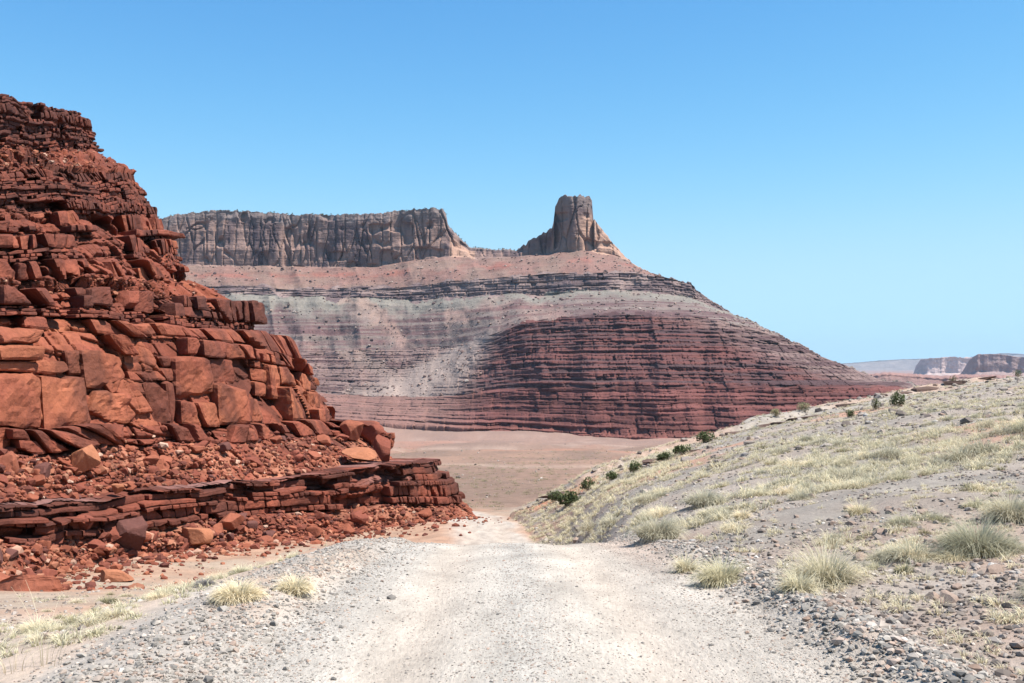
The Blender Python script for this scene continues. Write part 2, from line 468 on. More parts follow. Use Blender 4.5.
def key_curve(k):
    a = np.array(KEYS[k], float)
    px = lerp(a[0, 0], a[-1, 0], u)
    py = np.interp(px, a[:, 0], a[:, 1]); Y = np.interp(px, a[:, 0], a[:, 2])
    ker = np.hanning(41); ker /= ker.sum()
    sm = lambda v: np.convolve(np.pad(v, 20, mode='reflect', reflect_type='odd'), ker, 'valid')
    px, py, Y = sm(px), sm(py), sm(Y)
    face = np.stack([(px - 512) / F * Y, Y, (HZ - py) / F * Y], -1)
    th = np.linspace(0, R(130), NC + 1)[1:]
    rad = 1.7
    arc = face[-1] + rad * ((np.cos(th) - 1)[:, None] * n_dir + np.sin(th)[:, None] * t_dir)
    dr = math.cos(R(130)) * t_dir - math.sin(R(130)) * n_dir
    bk = arc[-1] + (np.linspace(0, 1, NB + 1)[1:, None] ** 1.5) * 22 * (dr * .85 + C(-.5, .3, 0))
    return np.concatenate([face, arc, bk])
keys = [key_curve(k) for k in range(len(KEYS))]
nU = NU + NC + NB
tht = np.concatenate([np.zeros(NU), np.linspace(0, R(130), NC + 1)[1:], np.full(NB, R(130))])
NRM = np.cos(tht)[:, None] * n_dir + np.sin(tht)[:, None] * t_dir
rows, sec, vv = [], [], []
for k, nr in enumerate(NROW):
    v = np.linspace(0, 1, nr, endpoint=False)
    for a in v:
        rows.append(lerp(keys[k], keys[k + 1], a)); sec.append(k); vv.append(a)
rows.append(keys[-1]); sec.append(len(NROW) - 1); vv.append(1.0)
top_rows = len(rows)
for a in np.linspace(0, 1, 12)[1:]:
    rows.append(keys[-1] + a * C(-14, 22, 2.0)); sec.append(len(NROW)); vv.append(a)
CP = np.array(rows); sec = np.array(sec)[:, None]; vv = np.array(vv)[:, None]
# arc-length coordinate: along the face, then on round the corner
S = CP @ t_dir
S[:, NU:] = S[:, NU - 1:NU] + np.concatenate([np.linspace(0, 1.7 * R(130), NC + 1)[1:], 1.7 * R(130) + np.linspace(0, 20, NB + 1)[1:]])[None, :]
ZZ = np.repeat(CP[:, NU // 2, 2][:, None], nU, 1)      # height in the pile of beds, the same all along a bed
def sel(vals):
    """per-section value, eased across section borders"""
    vals = np.array(list(vals) + [vals[-1]], float)
    return vals[sec]
#            rub  wall top rub2 low  mass rnd  mid  shelf upr thin rub thincap
A_big = sel([.12, .30, .22, .14, .30, .55, .45, .75, .40, .70, .40, .25, .35])
A_mid = sel([.18, .36, .26, .22, .32, .26, .38, .44, .4, .46, .42, .26, .40])
A_fin = sel([.08, .30, .14, .10, .09, .02, .07, .18, .16, .18, .32, .16, .34])
# large fracture faces
f1, f2, cx, cy, dx, dy = voro(S * .24, ZZ * .36 + .1 * vn(S * .3, ZZ * .3, 2), 71)
big = (h2(cx, cy, 72) - .5) * 1.6 + 1.1 * (dx * (h2(cx, cy, 73) - .5) * 2 + dy * (h2(cx, cy, 74) - .75) * 2) - .55 * (1 - sst(0, .09, f2 - f1))
deep = sst(.86, .9, h2(cx, cy, 75))
big -= 1.1 * deep
f1, f2, cx, cy, dx, dy = voro(S * .45 + ZZ * .12, ZZ * .85, 81)
big2 = (h2(cx, cy, 82) - .5) * 1.2 + 1.2 * (dx * (h2(cx, cy, 83) - .5) * 2 + dy * (h2(cx, cy, 84) - .75) * 2) - .5 * (1 - sst(0, .10, f2 - f1)) - 1.2 * sst(.9, .93, h2(cx, cy, 85))
o1, hh1, kk1 = bed_disp(S, ZZ, .7, 2.8, 2.2, 1.0, 101, shear=.12, warp=.35, rad=.13, miss=.12, missd=1.9, crack=1.7, tilt=.42, uc=1.5)
# the massive band keeps thick, few beds and long slanting joints
oM, hhM, kkM = bed_disp(S, ZZ, 1.7, 3.6, 1.25, 1.0, 131, shear=.42, warp=.35, rad=.16, miss=.06, missd=1.5, crack=2.0, tilt=.42, bedamp=.3, uc=.8)
o2, hh2, kk2 = bed_disp(S, ZZ, .28, .8, 2.8, 1.0, 151, shear=.05, warp=.18, wscale=.4, rad=.06, miss=.10, missd=1.7, crack=1.2, tilt=.45, uc=1.2)
o3, hh3, kk3 = bed_disp(S, ZZ, .09, .24, 4.0, 1.0, 171, warp=.12, wscale=.6, rad=.03, miss=.08, missd=1.3, crack=.5, tilt=.3)
massive = np.isin(sec, [5]).astype(float)
mk = sst(-.16, .16, fbm(S * .13, ZZ * .32, 4, 97))          # where thick blocks rule and where thin ones do
D = A_big * (.55 * big + .45 * big2) * (1 - .25 * massive) + A_mid * (o2 * lerp(.95, .25, mk) + o1 * lerp(.4, 1.15, mk)) * (1 - massive) + massive * (.38 * oM + .10 * o1 + .05 * o2) + A_fin * o3 * lerp(1.0, .35, mk)
f1, f2, cx, cy, dx, dy = voro(S * .20, ZZ * .42 + .25 * vn(S * .25, ZZ * .25, 88), 89, .8)
alc = sst(.60, .64, h2(cx, cy, 90)) * sst(.04, .16, f2 - f1) * np.clip(.25 + dy * 1.6, 0, 1)
D = D - sel([0, 0, 0, 0, .3, .9, .9, 3.0, .8, 2.7, .7, 0, .4]) * alc
D = D + .05 * fbm(S * 1.7, ZZ * 1.7, 4, 191) + .12 * fbm(S * .2, ZZ * .25, 3, 195)
# undercut beds: under the ledge's top and under the foot of the massive band
D -= .7 * np.where(sec == 1, np.exp(-((vv - .82) / .07) ** 2) * sst(-.3, .2, vn(S * .3, S * 0, 196)), 0) + .5 * np.where(sec == 1, np.exp(-((vv - .45 - .1 * vn(S * .1, S * 0, 194)) / .06) ** 2) * sst(-.2, .2, vn(S * .4, S * 0, 198)), 0)
D += np.where(sec == 2, .30 * vn(S * .5, S * 0, 192) + .2 * vn(S * 1.4, S * 0, 193), 0)
D -= .5 * np.where(sec == 4, np.exp(-((vv - .85) / .2) ** 2) * sst(-.2, .3, vn(S * .3, S * 0, 197)), 0)
D += .5 * np.where(sec == 6, 1, 0) * sst(-.1, .3, vn(S * .35, S * 0, 198)) * np.sin(np.pi * vv)
D = D * np.concatenate([np.ones(NU + NC), np.linspace(1, 0, NB)])[None, :]
D = np.where(sec == len(NROW), D * .4, D)
DSP = NRM + np.where(np.arange(nU) < NU, 1, np.linspace(2.5, 0, nU).clip(0, 1))[:, None] * C(-.18, -.42, 0)
DSP /= np.linalg.norm(DSP, axis=1)[:, None]
PUSH = sel([0, .45, .1, 0, .2, .22, .25, .45, .1, .45, .4, 0, .35])
shelf = sel([0, 0, 0, 0, 0, 0, 0, 0, 1, 0, 0, 1, 0])
D = D * (1 - .2 * (PUSH > .15)) - PUSH
CP = CP + D[..., None] * DSP[None, :, :]
WARP = lambda s_, z_: .28 * fbm(s_ * .20, z_ * .25, 4, 194)
CP[..., 2] += WARP(S, ZZ) + shelf * .30 * np.clip(o2 + .5 * o1, -1.2, 1.2)
CP[..., 2] += np.where((sec == 0) | (sec == 3), .10 * fbm(S * .8, ZZ * 2, 4, 199), 0)
# the colour of each bed and block
brick, orange, dark, purple = C(.215, .062, .037), C(.31, .104, .053), C(.092, .033, .023), C(.27, .15, .13)
tone = .45 * hh1 + .3 * hh2 + .25 * hh3
tone = tone * (1 - massive) + massive * (.6 * hhM + .2 * hh2 + .2 * hh1)
LIFT = [.5, .24, .32, .5, .42, .60, .68, .34, .46, .40, .24, .30, .14]
lift = sel(LIFT)
g = np.clip(lift - .06 + (tone - .5) * .7 + .25 * fbm(S * .12, ZZ * .2, 4, 201), 0, 1)
cc = np.where((g < .5)[..., None], mixc(dark, brick, np.clip(g * 2, 0, 1)), mixc(brick, orange, np.clip(g * 2 - 1, 0, 1)))
cc = mixc(cc, purple, np.where(sec == 2, .6, np.where(sec == 1, .35 * (vv > .6), 0)) * sst(-.4, .3, vn(S * .3, ZZ, 203)))
cc = mixc(cc, dark * .9, .75 * sst(.18, .42, fbm(S * .35, ZZ * .16 + 40, 5, 204)))     # desert varnish
cc = mixc(cc, C(.44, .20, .12), np.where((sec == 0) | (sec == 3), .5 * sst(-.2, .4, fbm(S * .6, ZZ * 1.2, 4, 205)), 0))
cliff = empty('sandstone_cliff', tuple(map(float, W(210, 548, 43))))
tag(cliff, 'tall layered red sandstone cliff with blocky ledges beside the gravel road', 'cliff')
bounds = np.concatenate([[0], np.cumsum(NROW)])
# ---- stacked blocks: every bed is a row of separate, slightly turned blocks with open joints between them
def cube_surface(n):
    idx, V, Q = {}, [], []
    def vid(p):
        if p not in idx: idx[p] = len(V); V.append(p)
        return idx[p]
    for ax in range(3):
        for sgn in (0, n):
            for i in range(n):
                for j in range(n):
                    f = []
                    for a, b in ((i, j), (i + 1, j), (i + 1, j + 1), (i, j + 1)):
                        p = [0, 0, 0]; p[ax] = sgn; p[(ax + 1) % 3] = a; p[(ax + 2) % 3] = b; f.append(vid(tuple(p)))
                    Q.append(f if sgn else f[::-1])
    return np.array(V, float) / n * 2 - 1, np.array(Q)
CUB, CUBQ = cube_surface(5)
KEYA = np.array(keys)
Smid = S[:, :].mean(0)
NCOL = NU + int(NC * .95)
def face_pt(c, k, v):
    i = int(min(max(c, 0), NCOL - 2)); f = min(max(c, 0), NCOL - 1.001) - i
    a = KEYA[k, i] * (1 - f) + KEYA[k, i + 1] * f; b = KEYA[k + 1, i] * (1 - f) + KEYA[k + 1, i + 1] * f
    return a + (b - a) * v, DSP[i] * (1 - f) + DSP[i + 1] * f
CUBL, CUBLQ = cube_surface(10)
def carve(rg, quad, mx, mn, out):
    """split a patch of the face (corners in metres along and fractions up) again and again into blocks of very mixed size"""
    (sa, sb, sc, sd), va, vb, hz = quad                     # bottom left, bottom right, top right, top left
    w = ((sb - sa) + (sc - sd)) / 2; h = (vb - va) * hz
    stop = rg.uniform(mn, mx)
    if max(w * .6, h) < stop or w < mn * .7 and h < mn * .7: out.append(quad); return
    if w > h * rg.uniform(.9, 2.6) or h < mn:
        f = rg.uniform(.3, .7); df = rg.normal(.07, .13) * min(1, h / 1.2); f0, f1 = np.clip(f + df, .15, .85), np.clip(f - df, .15, .85)
        m0, m1 = sa + (sb - sa) * f0, sd + (sc - sd) * f1
        carve(rg, ((sa, m0, m1, sd), va, vb, hz), mx, mn, out); carve(rg, ((m0, sb, sc, m1), va, vb, hz), mx, mn, out)
    else:
        f = rg.uniform(.28, .72); vm = va + (vb - va) * f; ml, mr = sa + (sd - sa) * f, sb + (sc - sb) * f
        carve(rg, ((sa, sb, mr, ml), va, vm, hz), mx, mn, out); carve(rg, ((ml, mr, sc, sd), vm, vb, hz), mx, mn, out)

def stack(k, seed, rowgen, aspect, prot, jit, miss, m_round, gap=.05, depth=1.6, minlen=.4, tonev=.5, v0=0., v1=1., big=.55, mx=1.6, mn=.3):
    rg = np.random.default_rng(seed)
    hz = abs(KEYA[k + 1, NU // 2, 2] - KEYA[k, NU // 2, 2])
    vb = [v0]
    while vb[-1] < v1:
        vb.append(vb[-1] + rowgen(rg) / hz)
    vb[-1] = v1
    items = []                                               # (corners along, v low, v high, row protrusion, row tone)
    for a, b in zip(vb[:-1], vb[1:]):
        th = (b - a) * hz
        if th < .05: continue
        rp = rg.normal(0, prot); rl = np.clip(LIFT[k] + rg.normal(0, .12), 0, 1)
        s0 = Smid[0] + rg.uniform(-1, 0)
        while s0 < Smid[NCOL - 1]:
            if th > big:
                L = rg.uniform(2.5, 6.5); out = []
                carve(rg, ((s0, s0 + L, s0 + L, s0), a, b, hz), mx, mn, out)
                ro = rg.normal(0, prot * .5); rt = rg.normal(0, .08)
                items += [(qd[0], qd[1], qd[2], rp + ro, rl + rt * .6) for qd in out]
            else:
                L = max(minlen, th * aspect * rg.lognormal(0, .5))
                items.append(((s0, s0 + L, s0 + L, s0), a, b, rp, rl))
            s0 += L
    groups = {0: [[], []], 1: [[], []]}
    ar = np.arange(nU)
    for (sa, sb, sc, sd), a, b, rp, rl in items:
        th = (b - a) * hz; L = sb - sa
        if rg.random() < miss * .5 or float(vn(np.array(sa * .33 + k * 7.7), np.array((a * hz) * .8), 701)) > .52 - miss: continue
        g_ = min(.25 * gap * rg.lognormal(0, 1.3), .2 * L)
        cols4 = np.interp([sa, sb - g_, sc - g_, sd], Smid, ar)
        if cols4[1] - cols4[0] < .4: continue
        lowp = .35 * float(vn(np.array(sa * .25), np.array(a * 9.0 + k * 31), 700))
        size = min(th, L)
        off = rp + (rg.normal(0, prot * .30) if rg.random() < .8 else rg.normal(0, prot * 1.3)) * min(1, .5 + size) + lowp * 1.1 + .12
        yaw, pit = rg.normal(0, prot * .28) * min(1, size), rg.normal(0, prot * .25) * min(1, size) - .05 * size
        cor = np.zeros((2, 2, 2, 3)); gv = min(.03 * rg.lognormal(0, .9), th * .15) / hz
        for i in (0, 1):
            for j in (0, 1):
                cc_ = cols4[(0, 1)[i] if j == 0 else (3, 2)[i]]
                p, dn_ = face_pt(cc_, k, a + gv)
                pt_, _ = face_pt(cc_, k, b)
                back_ = np.hypot(*(pt_ - p)[:2])
                if j: p = np.array([p[0] * .75 + pt_[0] * .25, p[1] * .75 + pt_[1] * .25, pt_[2]])
                p = p + rg.normal(0, .5 * jit * min(size, .9), 3) * np.array([1, 1, .4])
                cor[i, j, 1] = p + dn_ * (off + yaw * (i * 2 - 1) + pit * (j * 2 - 1))
                cor[i, j, 0] = p - dn_ * (depth + back_)
        lg = int(size > .75)
        cub = CUBL if lg else CUB
        mr = m_round * rg.uniform(1.2, 2.6)
        q_ = cub / (np.abs(cub) ** mr).sum(1)[:, None] ** (1 / mr)
        for _ in range(rg.integers(0, 3) if lg else int(rg.random() < .3)):      # broken corners
            nn_ = rg.normal(size=3); nn_[2] = abs(nn_[2]) * .6 + .35; nn_ /= np.linalg.norm(nn_)
            kq = q_ @ nn_; q_ = q_ - np.maximum(kq - rg.uniform(.8, 1.2), 0)[:, None] * nn_
        w_ = (q_ + 1) / 2
        u_, v_, d_ = w_[:, 0:1], w_[:, 1:2], w_[:, 2:3]
        lo = (cor[0, 0, 0] * (1 - u_) + cor[1, 0, 0] * u_) * (1 - v_) + (cor[0, 1, 0] * (1 - u_) + cor[1, 1, 0] * u_) * v_
        hi = (cor[0, 0, 1] * (1 - u_) + cor[1, 0, 1] * u_) * (1 - v_) + (cor[0, 1, 1] * (1 - u_) + cor[1, 1, 1] * u_) * v_
        groups[lg][0].append(lo + (hi - lo) * d_)
        groups[lg][1].append((float(np.clip(rl + rg.normal(0, .09) * tonev * 2, 0, 1)), size))
    res = []
    for lg, (ov, oc) in groups.items():
        if not ov: continue
        cub, cq = (CUBL, CUBLQ) if lg else (CUB, CUBQ)
        V = np.concatenate(ov); nb = len(ov); m = len(cub)
        bid = np.repeat(np.arange(nb), m); tn = np.repeat([x[0] for x in oc], m); sz = np.repeat([x[1] for x in oc], m)
        ctr = np.repeat(np.array([x.mean(0) for x in ov]), m, 0); dirn = V - ctr; dirn /= np.linalg.norm(dirn, axis=1)[:, None] + 1e-6
        nz = fbm(V[:, 0] * 1.1 + V[:, 1] * .9 + bid * .01, V[:, 2] * 1.5, 6, seed + 1, .66) * 1.3
        V = V + dirn * ((.05 + .09 * np.minimum(sz, 1.6)) * nz)[:, None]
        V[:, 2] += WARP(V @ t_dir, V[:, 2])
        g_ = np.clip(tn + .42 * fbm((V @ t_dir) * .5, V[:, 2] * .9, 5, seed + 2), 0, 1)
        col_ = np.where((g_ < .5)[:, None], mixc(dark, brick, np.clip(g_ * 2, 0, 1)), mixc(brick, orange, np.clip(g_ * 2 - 1, 0, 1)))
        col_ = mixc(col_, dark * .95, .7 * sst(.0, .3, fbm((V @ t_dir) * .5, V[:, 2] * .3 + 40, 6, 204, .62)))
        Q = (np.arange(nb)[:, None, None] * m + cq[None]).reshape(-1, 4)
        res.append((V, Q, col_))
    return res
mixrow = lambda lo, hi, lo2, hi2, p: (lambda rg: rg.uniform(lo2, hi2) if rg.random() < p else rg.uniform(lo, hi))
BLOCKS = {
    1: stack(1, 11, mixrow(.35, .7, .15, .3, .3), 2.2, .12, .07, .05, 9, depth=1.2, v1=.55, big=.5, mx=.9, mn=.25) + stack(1, 12, mixrow(.10, .2, .2, .35, .25), 6.0, .16, .06, .10, 10, depth=1.2, v0=.55),
    4: stack(4, 13, mixrow(.9, 1.5, .5, .8, .3), 1.9, .22, .10, .16, 8, big=.4, mx=1.9, mn=.3),
    5: stack(5, 14, mixrow(2.6, 4.2, .3, .5, .12), 1.3, .26, .10, .05, 8, gap=.10, depth=2.2, tonev=.45, mx=3.0, mn=.45),
    6: stack(6, 15, mixrow(.8, 1.3, .3, .5, .3), 2.4, .28, .11, .12, 6, gap=.10, depth=1.8, mx=2.4, mn=.5),
    7: stack(7, 16, mixrow(.7, 1.5, .10, .28, .68), 3.6, .32, .10, .13, 8, gap=.08, depth=1.8, mx=2.0, mn=.25),
    9: stack(9, 17, mixrow(.7, 1.8, .10, .28, .68), 3.6, .34, .10, .13, 8, gap=.08, depth=1.8, mx=2.2, mn=.25),
    10: stack(10, 18, mixrow(.10, .22, .4, .8, .30), 4.5, .22, .06, .10, 10, depth=1.6, big=.38, mx=.8, mn=.18),
    12: stack(12, 19, mixrow(.12, .26, .5, 1.1, .25), 4.0, .32, .07, .11, 10, depth=2.0, big=.45, mx=1.0, mn=.2),
}
def blocks_into(o, secs):
    """the part's mesh takes in its blocks: one part, one mesh"""
    parts = [x for k in secs for x in BLOCKS.get(k, [])]
    if not parts: return
    P0 = np.empty(len(o.data.vertices) * 3, np.float32); o.data.vertices.foreach_get('co', P0); P0 = P0.reshape(-1, 3)
    nvr, nur = o['_shape'].split(','); F0 = grid_faces(int(nvr), int(nur))
    c0 = np.empty(len(P0) * 4, np.float32); o.data.attributes['rock'].data.foreach_get('color', c0); c0 = c0.reshape(-1, 4)[:, :3]
    Vs, Qs, Cs, n = [P0], [F0], [c0], len(P0)
    for V, Q, c_ in parts:
        Vs.append(V - np.array(cliff.location)); Qs.append(Q + n); Cs.append(c_); n += len(V)
    sm_ = np.zeros(sum(len(x) for x in Qs), bool); sm_[:len(F0)] = True
    me = mesh_data(o.name, np.concatenate(Vs), np.concatenate(Qs), col=np.concatenate(Cs), mat=M_cliff)
    me.polygons.foreach_set('use_smooth', sm_)
    old = o.data; o.data = me; bpy.data.meshes.remove(old)
def cliff_part(name, a, b, label=None):
    r0, r1 = bounds[a], (bounds[b] if b < len(bounds) else len(CP) - 1)
    if b == len(NROW): r1 = len(CP) - 1
    o = grid_obj(name, CP[r0:r1 + 1] - np.array(cliff.location), cc[r0:r1 + 1], M_cliff, cliff)
    o['_shape'] = '%d,%d' % (r1 + 1 - r0, nU)
    blocks_into(o, range(a, b))
    del o['_shape']
    if label: o['label'] = label
cliff_part('talus_slope', 0, 1, 'rubble covered foot of the cliff')
cliff_part('rock_ledge', 1, 3, 'thin bedded dark ledge with a flat grey purple top')
cliff_part('rubble_bench', 3, 4, 'bench of broken rock between ledge and massive band')
cliff_part('massive_band', 4, 7, 'orange band of large blocks with slanting joints')
cliff_part('blocky_face', 7, 10, 'dark red fractured face with deep shaded hollows')
cliff_part('cap_beds', 10, 13, 'thin dark beds at the top of the cliff')

# ------------------------------------------------------------------ the mesa with its butte
def pl(*pts):
    a = np.array(pts, float)
    return lambda p: np.interp(p, a[:, 0], a[:, 1])
SKY = pl((60, 224), (150, 219), (165, 217), (190, 213), (215, 210), (250, 212), (300, 214), (350, 214.5), (376, 214), (383, 212), (400, 210), (425, 208.5), (443, 208), (446, 212),
         (448, 224), (455, 233), (465, 243), (470, 248), (515, 250), (524, 245), (536, 237), (546, 232), (552, 228), (553.5, 222), (555, 205), (559, 198), (565, 195.5), (575, 195), (590, 196), (592.5, 200),
         (593, 219), (600, 226), (607, 236), (614, 244), (621, 252), (635, 266), (650, 273), (670, 278), (690, 283), (698, 292), (710, 300), (735, 316), (750, 320), (765, 329), (780, 335), (790, 342), (800, 345),
         (815, 354), (830, 360), (845, 365), (860, 372), (872, 376), (882, 381), (912, 382.5), (918, 388), (960, 402), (1020, 420))
MK = [  # (row in the photograph, distance) by column, from the foot upwards
    (pl((60, 412), (327, 421), (385, 424), (448, 429), (570, 437), (632, 442), (720, 444), (850, 446), (1020, 452)),
     pl((60, 1060), (330, 960), (450, 900), (560, 850), (640, 800), (750, 770), (920, 800), (1020, 840))),
    (pl((60, 390), (330, 393), (400, 398), (455, 396), (480, 392), (520, 386), (600, 386), (700, 385), (800, 385), (880, 385), (915, 388), (1020, 424)),
     pl((60, 1180), (330, 1080), (400, 1050), (450, 1010), (500, 950), (560, 905), (640, 865), (750, 850), (850, 890), (912, 950), (1020, 960))),
    (pl((60, 350), (300, 352), (400, 350), (450, 345), (490, 338), (512, 325), (545, 318), (600, 316), (680, 316), (720, 320), (760, 330), (1020, 424)),
     pl((60, 1310), (300, 1250), (400, 1220), (450, 1160), (480, 1095), (512, 1040), (560, 1015), (640, 990), (720, 1000), (800, 1030), (900, 1000), (1020, 1000))),
    (pl((60, 290), (200, 292), (300, 297), (400, 300), (470, 297), (520, 293), (560, 295), (600, 290), (650, 290), (685, 295), (1020, 424)),
     pl((60, 1400), (300, 1370), (400, 1340), (450, 1290), (520, 1220), (600, 1180), (700, 1180), (800, 1120), (1020, 1020))),
    (pl((60, 284), (200, 285), (300, 289), (400, 287), (450, 281), (500, 278), (550, 274), (600, 274), (640, 272), (660, 276), (690, 283), (1020, 424)),
     pl((60, 1425), (300, 1395), (400, 1365), (450, 1310), (520, 1240), (600, 1200), (700, 1200), (800, 1130), (1020, 1025))),
    (pl((60, 262), (160, 262), (200, 264), (300, 266), (378, 267), (400, 262), (450, 256), (470, 258), (515, 257), (530, 255), (550, 253), (570, 250), (600, 253), (622, 254), (635, 266), (1020, 424)),
     pl((60, 1490), (300, 1470), (380, 1440), (430, 1415), (470, 1420), (520, 1370), (575, 1320), (620, 1320), (640, 1310), (700, 1215), (800, 1140), (1020, 1030))),
    (SKY,
     pl((60, 1500), (300, 1484), (380, 1454), (430, 1428), (444, 1432), (470, 1455), (520, 1385), (553, 1332), (575, 1328), (594, 1330), (622, 1328), (640, 1318), (700, 1222), (800, 1146), (1020, 1035))),
]
MN = [95, 130, 62, 40, 42, 110]
mpx = np.arange(60, 1020, .8)
kp = []
for py, yd in MK:
    ker = np.hanning(75); ker /= ker.sum()
    sm = lambda v: np.convolve(np.pad(v, 37, mode='reflect', reflect_type='odd'), ker, 'valid')
    first = py is not SKY
    yy_ = sm(py(mpx)) if first else py(mpx)
    kk_ = len(kp)
    yy_ = yy_ + (1.6 * fbm(mpx * .035, mpx * 0, 4, 350 + kk_) if 0 < kk_ < 6 else 0)
    yv = np.maximum(yy_, SKY(mpx)); kp.append((yv, sm(yd(mpx)) if first else yd(mpx)))
kz = [(HZ - a) / F * b for a, b in kp]; kr = [b for a, b in kp]
HARD = [.92, .95, .4, .95, .2, .8]
NBED = [10, 15, 7, 4, 5, 3]
CHUTE = lambda p, v: np.exp(-((p - lerp(395, 478, v) + 8 * vn(p * .05, v * 5, 334)) / lerp(46, 20, v)) ** 2)
FAN = lambda p, v: sst(.16, .40, fbm(p * .022 + v * .35, v * .7 + 3, 4, 333)) * (1 - sst(470, 520, p))
mrow, mz, msec, mv, mbed, mh = [], [], [], [], [], []
rr = np.random.default_rng(5)
for k, nr in enumerate(MN):
    v = np.linspace(0, 1, nr, endpoint=(k == len(MN) - 1))[:, None]
    b = np.concatenate([[0], np.cumsum(rr.uniform(.5, 1.6, NBED[k]))]); b /= b[-1]
    vw = np.clip(v + .045 * fbm(mpx[None, :] * .012, v * 2, 3, 300 + k) * np.sin(np.pi * v), 0, .99999)
    i = np.clip(np.searchsorted(b, vw) - 1, 0, NBED[k] - 1)
    tt = (vw - b[i]) / (b[i + 1] - b[i])
    hd = HARD[k] * (.45 + .55 * sst(-.5, .2, vn(mpx[None, :] * .018 + i * 7.7, i * 3.3, 310 + k)))
    hd = hd * (.6 + .4 * h2(i, i * 0, 320 + k))
    if k == 1: hd = hd * (1 - .95 * CHUTE(mpx[None, :], v))
    if k in (1, 2): hd = hd * (1 - .85 * FAN(mpx[None, :], v))
    tr = lerp(tt, sst(.62, 1.0, tt) * .96 + .04 * tt, hd)
    vr = b[i] + (b[i + 1] - b[i]) * tr
    mrow.append(lerp(kr[k][None, :], kr[k + 1][None, :], vr)); mz.append(lerp(kz[k][None, :], kz[k + 1][None, :], np.broadcast_to(v, vr.shape)))
    msec.append(np.full(vr.shape, k)); mv.append(np.broadcast_to(v, vr.shape)); mbed.append(i + 40 * k); mh.append(hd)
MR, MZ, MS, MV, MB, MH = [np.concatenate(x) for x in (mrow, mz, msec, mv, mbed, mh)]
mS = (mpx[None, :] - 512) / F * MR + .0 * MR          # metres across
msel = lambda vals: np.array(vals, float)[MS]
Aj = msel([4.6, 6.0, 1.2, 6.0, .8, .8])
oA, hA, kA = bed_disp(mS, MZ, 5, 11, 1.4, 1.0, 401, warp=2.5, wscale=.02, rad=.5, miss=.08, missd=1.6, crack=1.4, tilt=.04, uc=.9)
oB, hB, kB = bed_disp(mS, MZ, 2, 4.5, 1.8, 1.0, 421, warp=1.2, wscale=.04, rad=.3, miss=.07, missd=1.4, crack=1.0, tilt=.05, uc=.9)
MD = Aj * (.42 * oA + .30 * oB) * (1 - .85 * CHUTE(mpx[None, :], MV) * (MS == 1))
# gullies run down the slopes, joints and columns down the rim cliff and butte
gul = -np.abs(vn(mpx[None, :] * .045 + .4 * MV, MZ * .004, 431)) * 2 + 1
MD += msel([14, 20, 20, 14, 14, 0]) * (fbm(mpx[None, :] * .024, MZ * .012, 4, 441)) + msel([3, 4, 4, 4, 5, 0]) * gul
cl = (MS == 5)
colm = fbm(mS * .028, MZ * .010, 5, 451, .55); f1, f2, cx, cy, dx, dy = voro(mS * .07 + .15 * vn(MZ * .03, mS * .03, 9), MZ * .012, 455)
MD += cl * (8 * colm + 1.6 * (h2(cx, cy, 456) - .5) * 2 - 5 * (1 - sst(0, .12, f2 - f1))) * np.sin(np.pi * np.clip(MV * .9 + .08, 0, 1)) ** .5
crk = 1 - sst(0, .07, np.abs(vn(mS * .05 + .5 * vn(MZ * .03, mS * .02, 471), MZ * .007, 472)))
crk = np.maximum(crk, .7 * (1 - sst(0, .05, np.abs(vn(mS * .11 + .4 * vn(MZ * .05, mS * .03, 473), MZ * .012, 474)))))
MD -= cl * 7 * crk * sst(-.5, .2, vn(mS * .03, MZ * .02, 475)) * np.sin(np.pi * np.clip(MV * .85 + .08, 0, 1))
MD -= cl * 6 * sst(.45, .6, vn(mS * .06, MZ * .05, 476))                 # alcoves and fallen slabs
thin = sst(0, 25, (kz[6] - kz[5])[None, :])
MD = np.where(cl, MD * (.25 + .75 * thin), MD)
MRd = MR - MD
# the butte is round: its sides fall away from the viewer
bx = (mpx - 574) / 20.0
rb = 26 * (1 - np.sqrt(np.clip(1 - bx ** 2, 0, 1))) * (np.abs(bx) < 1)
MRd = MRd + np.where(cl, rb[None, :] * sst(0, .3, MV), 0)
MX = (mpx[None, :] - 512) / F * MR; 
MZ = MZ - np.where((MS0 == 0), 7 * (1 - np.clip(MV * 8, 0, 1)), 0) if False else MZ
MP = np.stack([(mpx[None, :] - 512) / F * MRd, MRd, MZ + .35 * fbm(mS * .1, MZ * .2, 3, 460)], -1)
MP[:4, :, 2] -= np.array([5, 2, .6, .2])[:, None]
# rim roughness and the far side
edge = 1.6 * (vn(mpx * .35, mpx * 0, 461) + .6 * vn(mpx * .9, mpx * 0, 462))
MP[..., 2] += np.where(cl, edge[None, :] * sst(.75, 1, MV), 0)
bk = []
for a, dz in ((8, .5), (30, -2), (60, -14), (160, -75), (320, -190)):
    p = MP[-1].copy(); p[:, 0] *= 1 + a / p[:, 1] * .9; p[:, 1] += a; p[:, 2] = p[:, 2] + dz * (1 if True else 0) + vn(mpx * .2 + a, mpx * 0, 463) * 1.2
    bk.append(p)
MP = np.concatenate([MP, np.array(bk)])
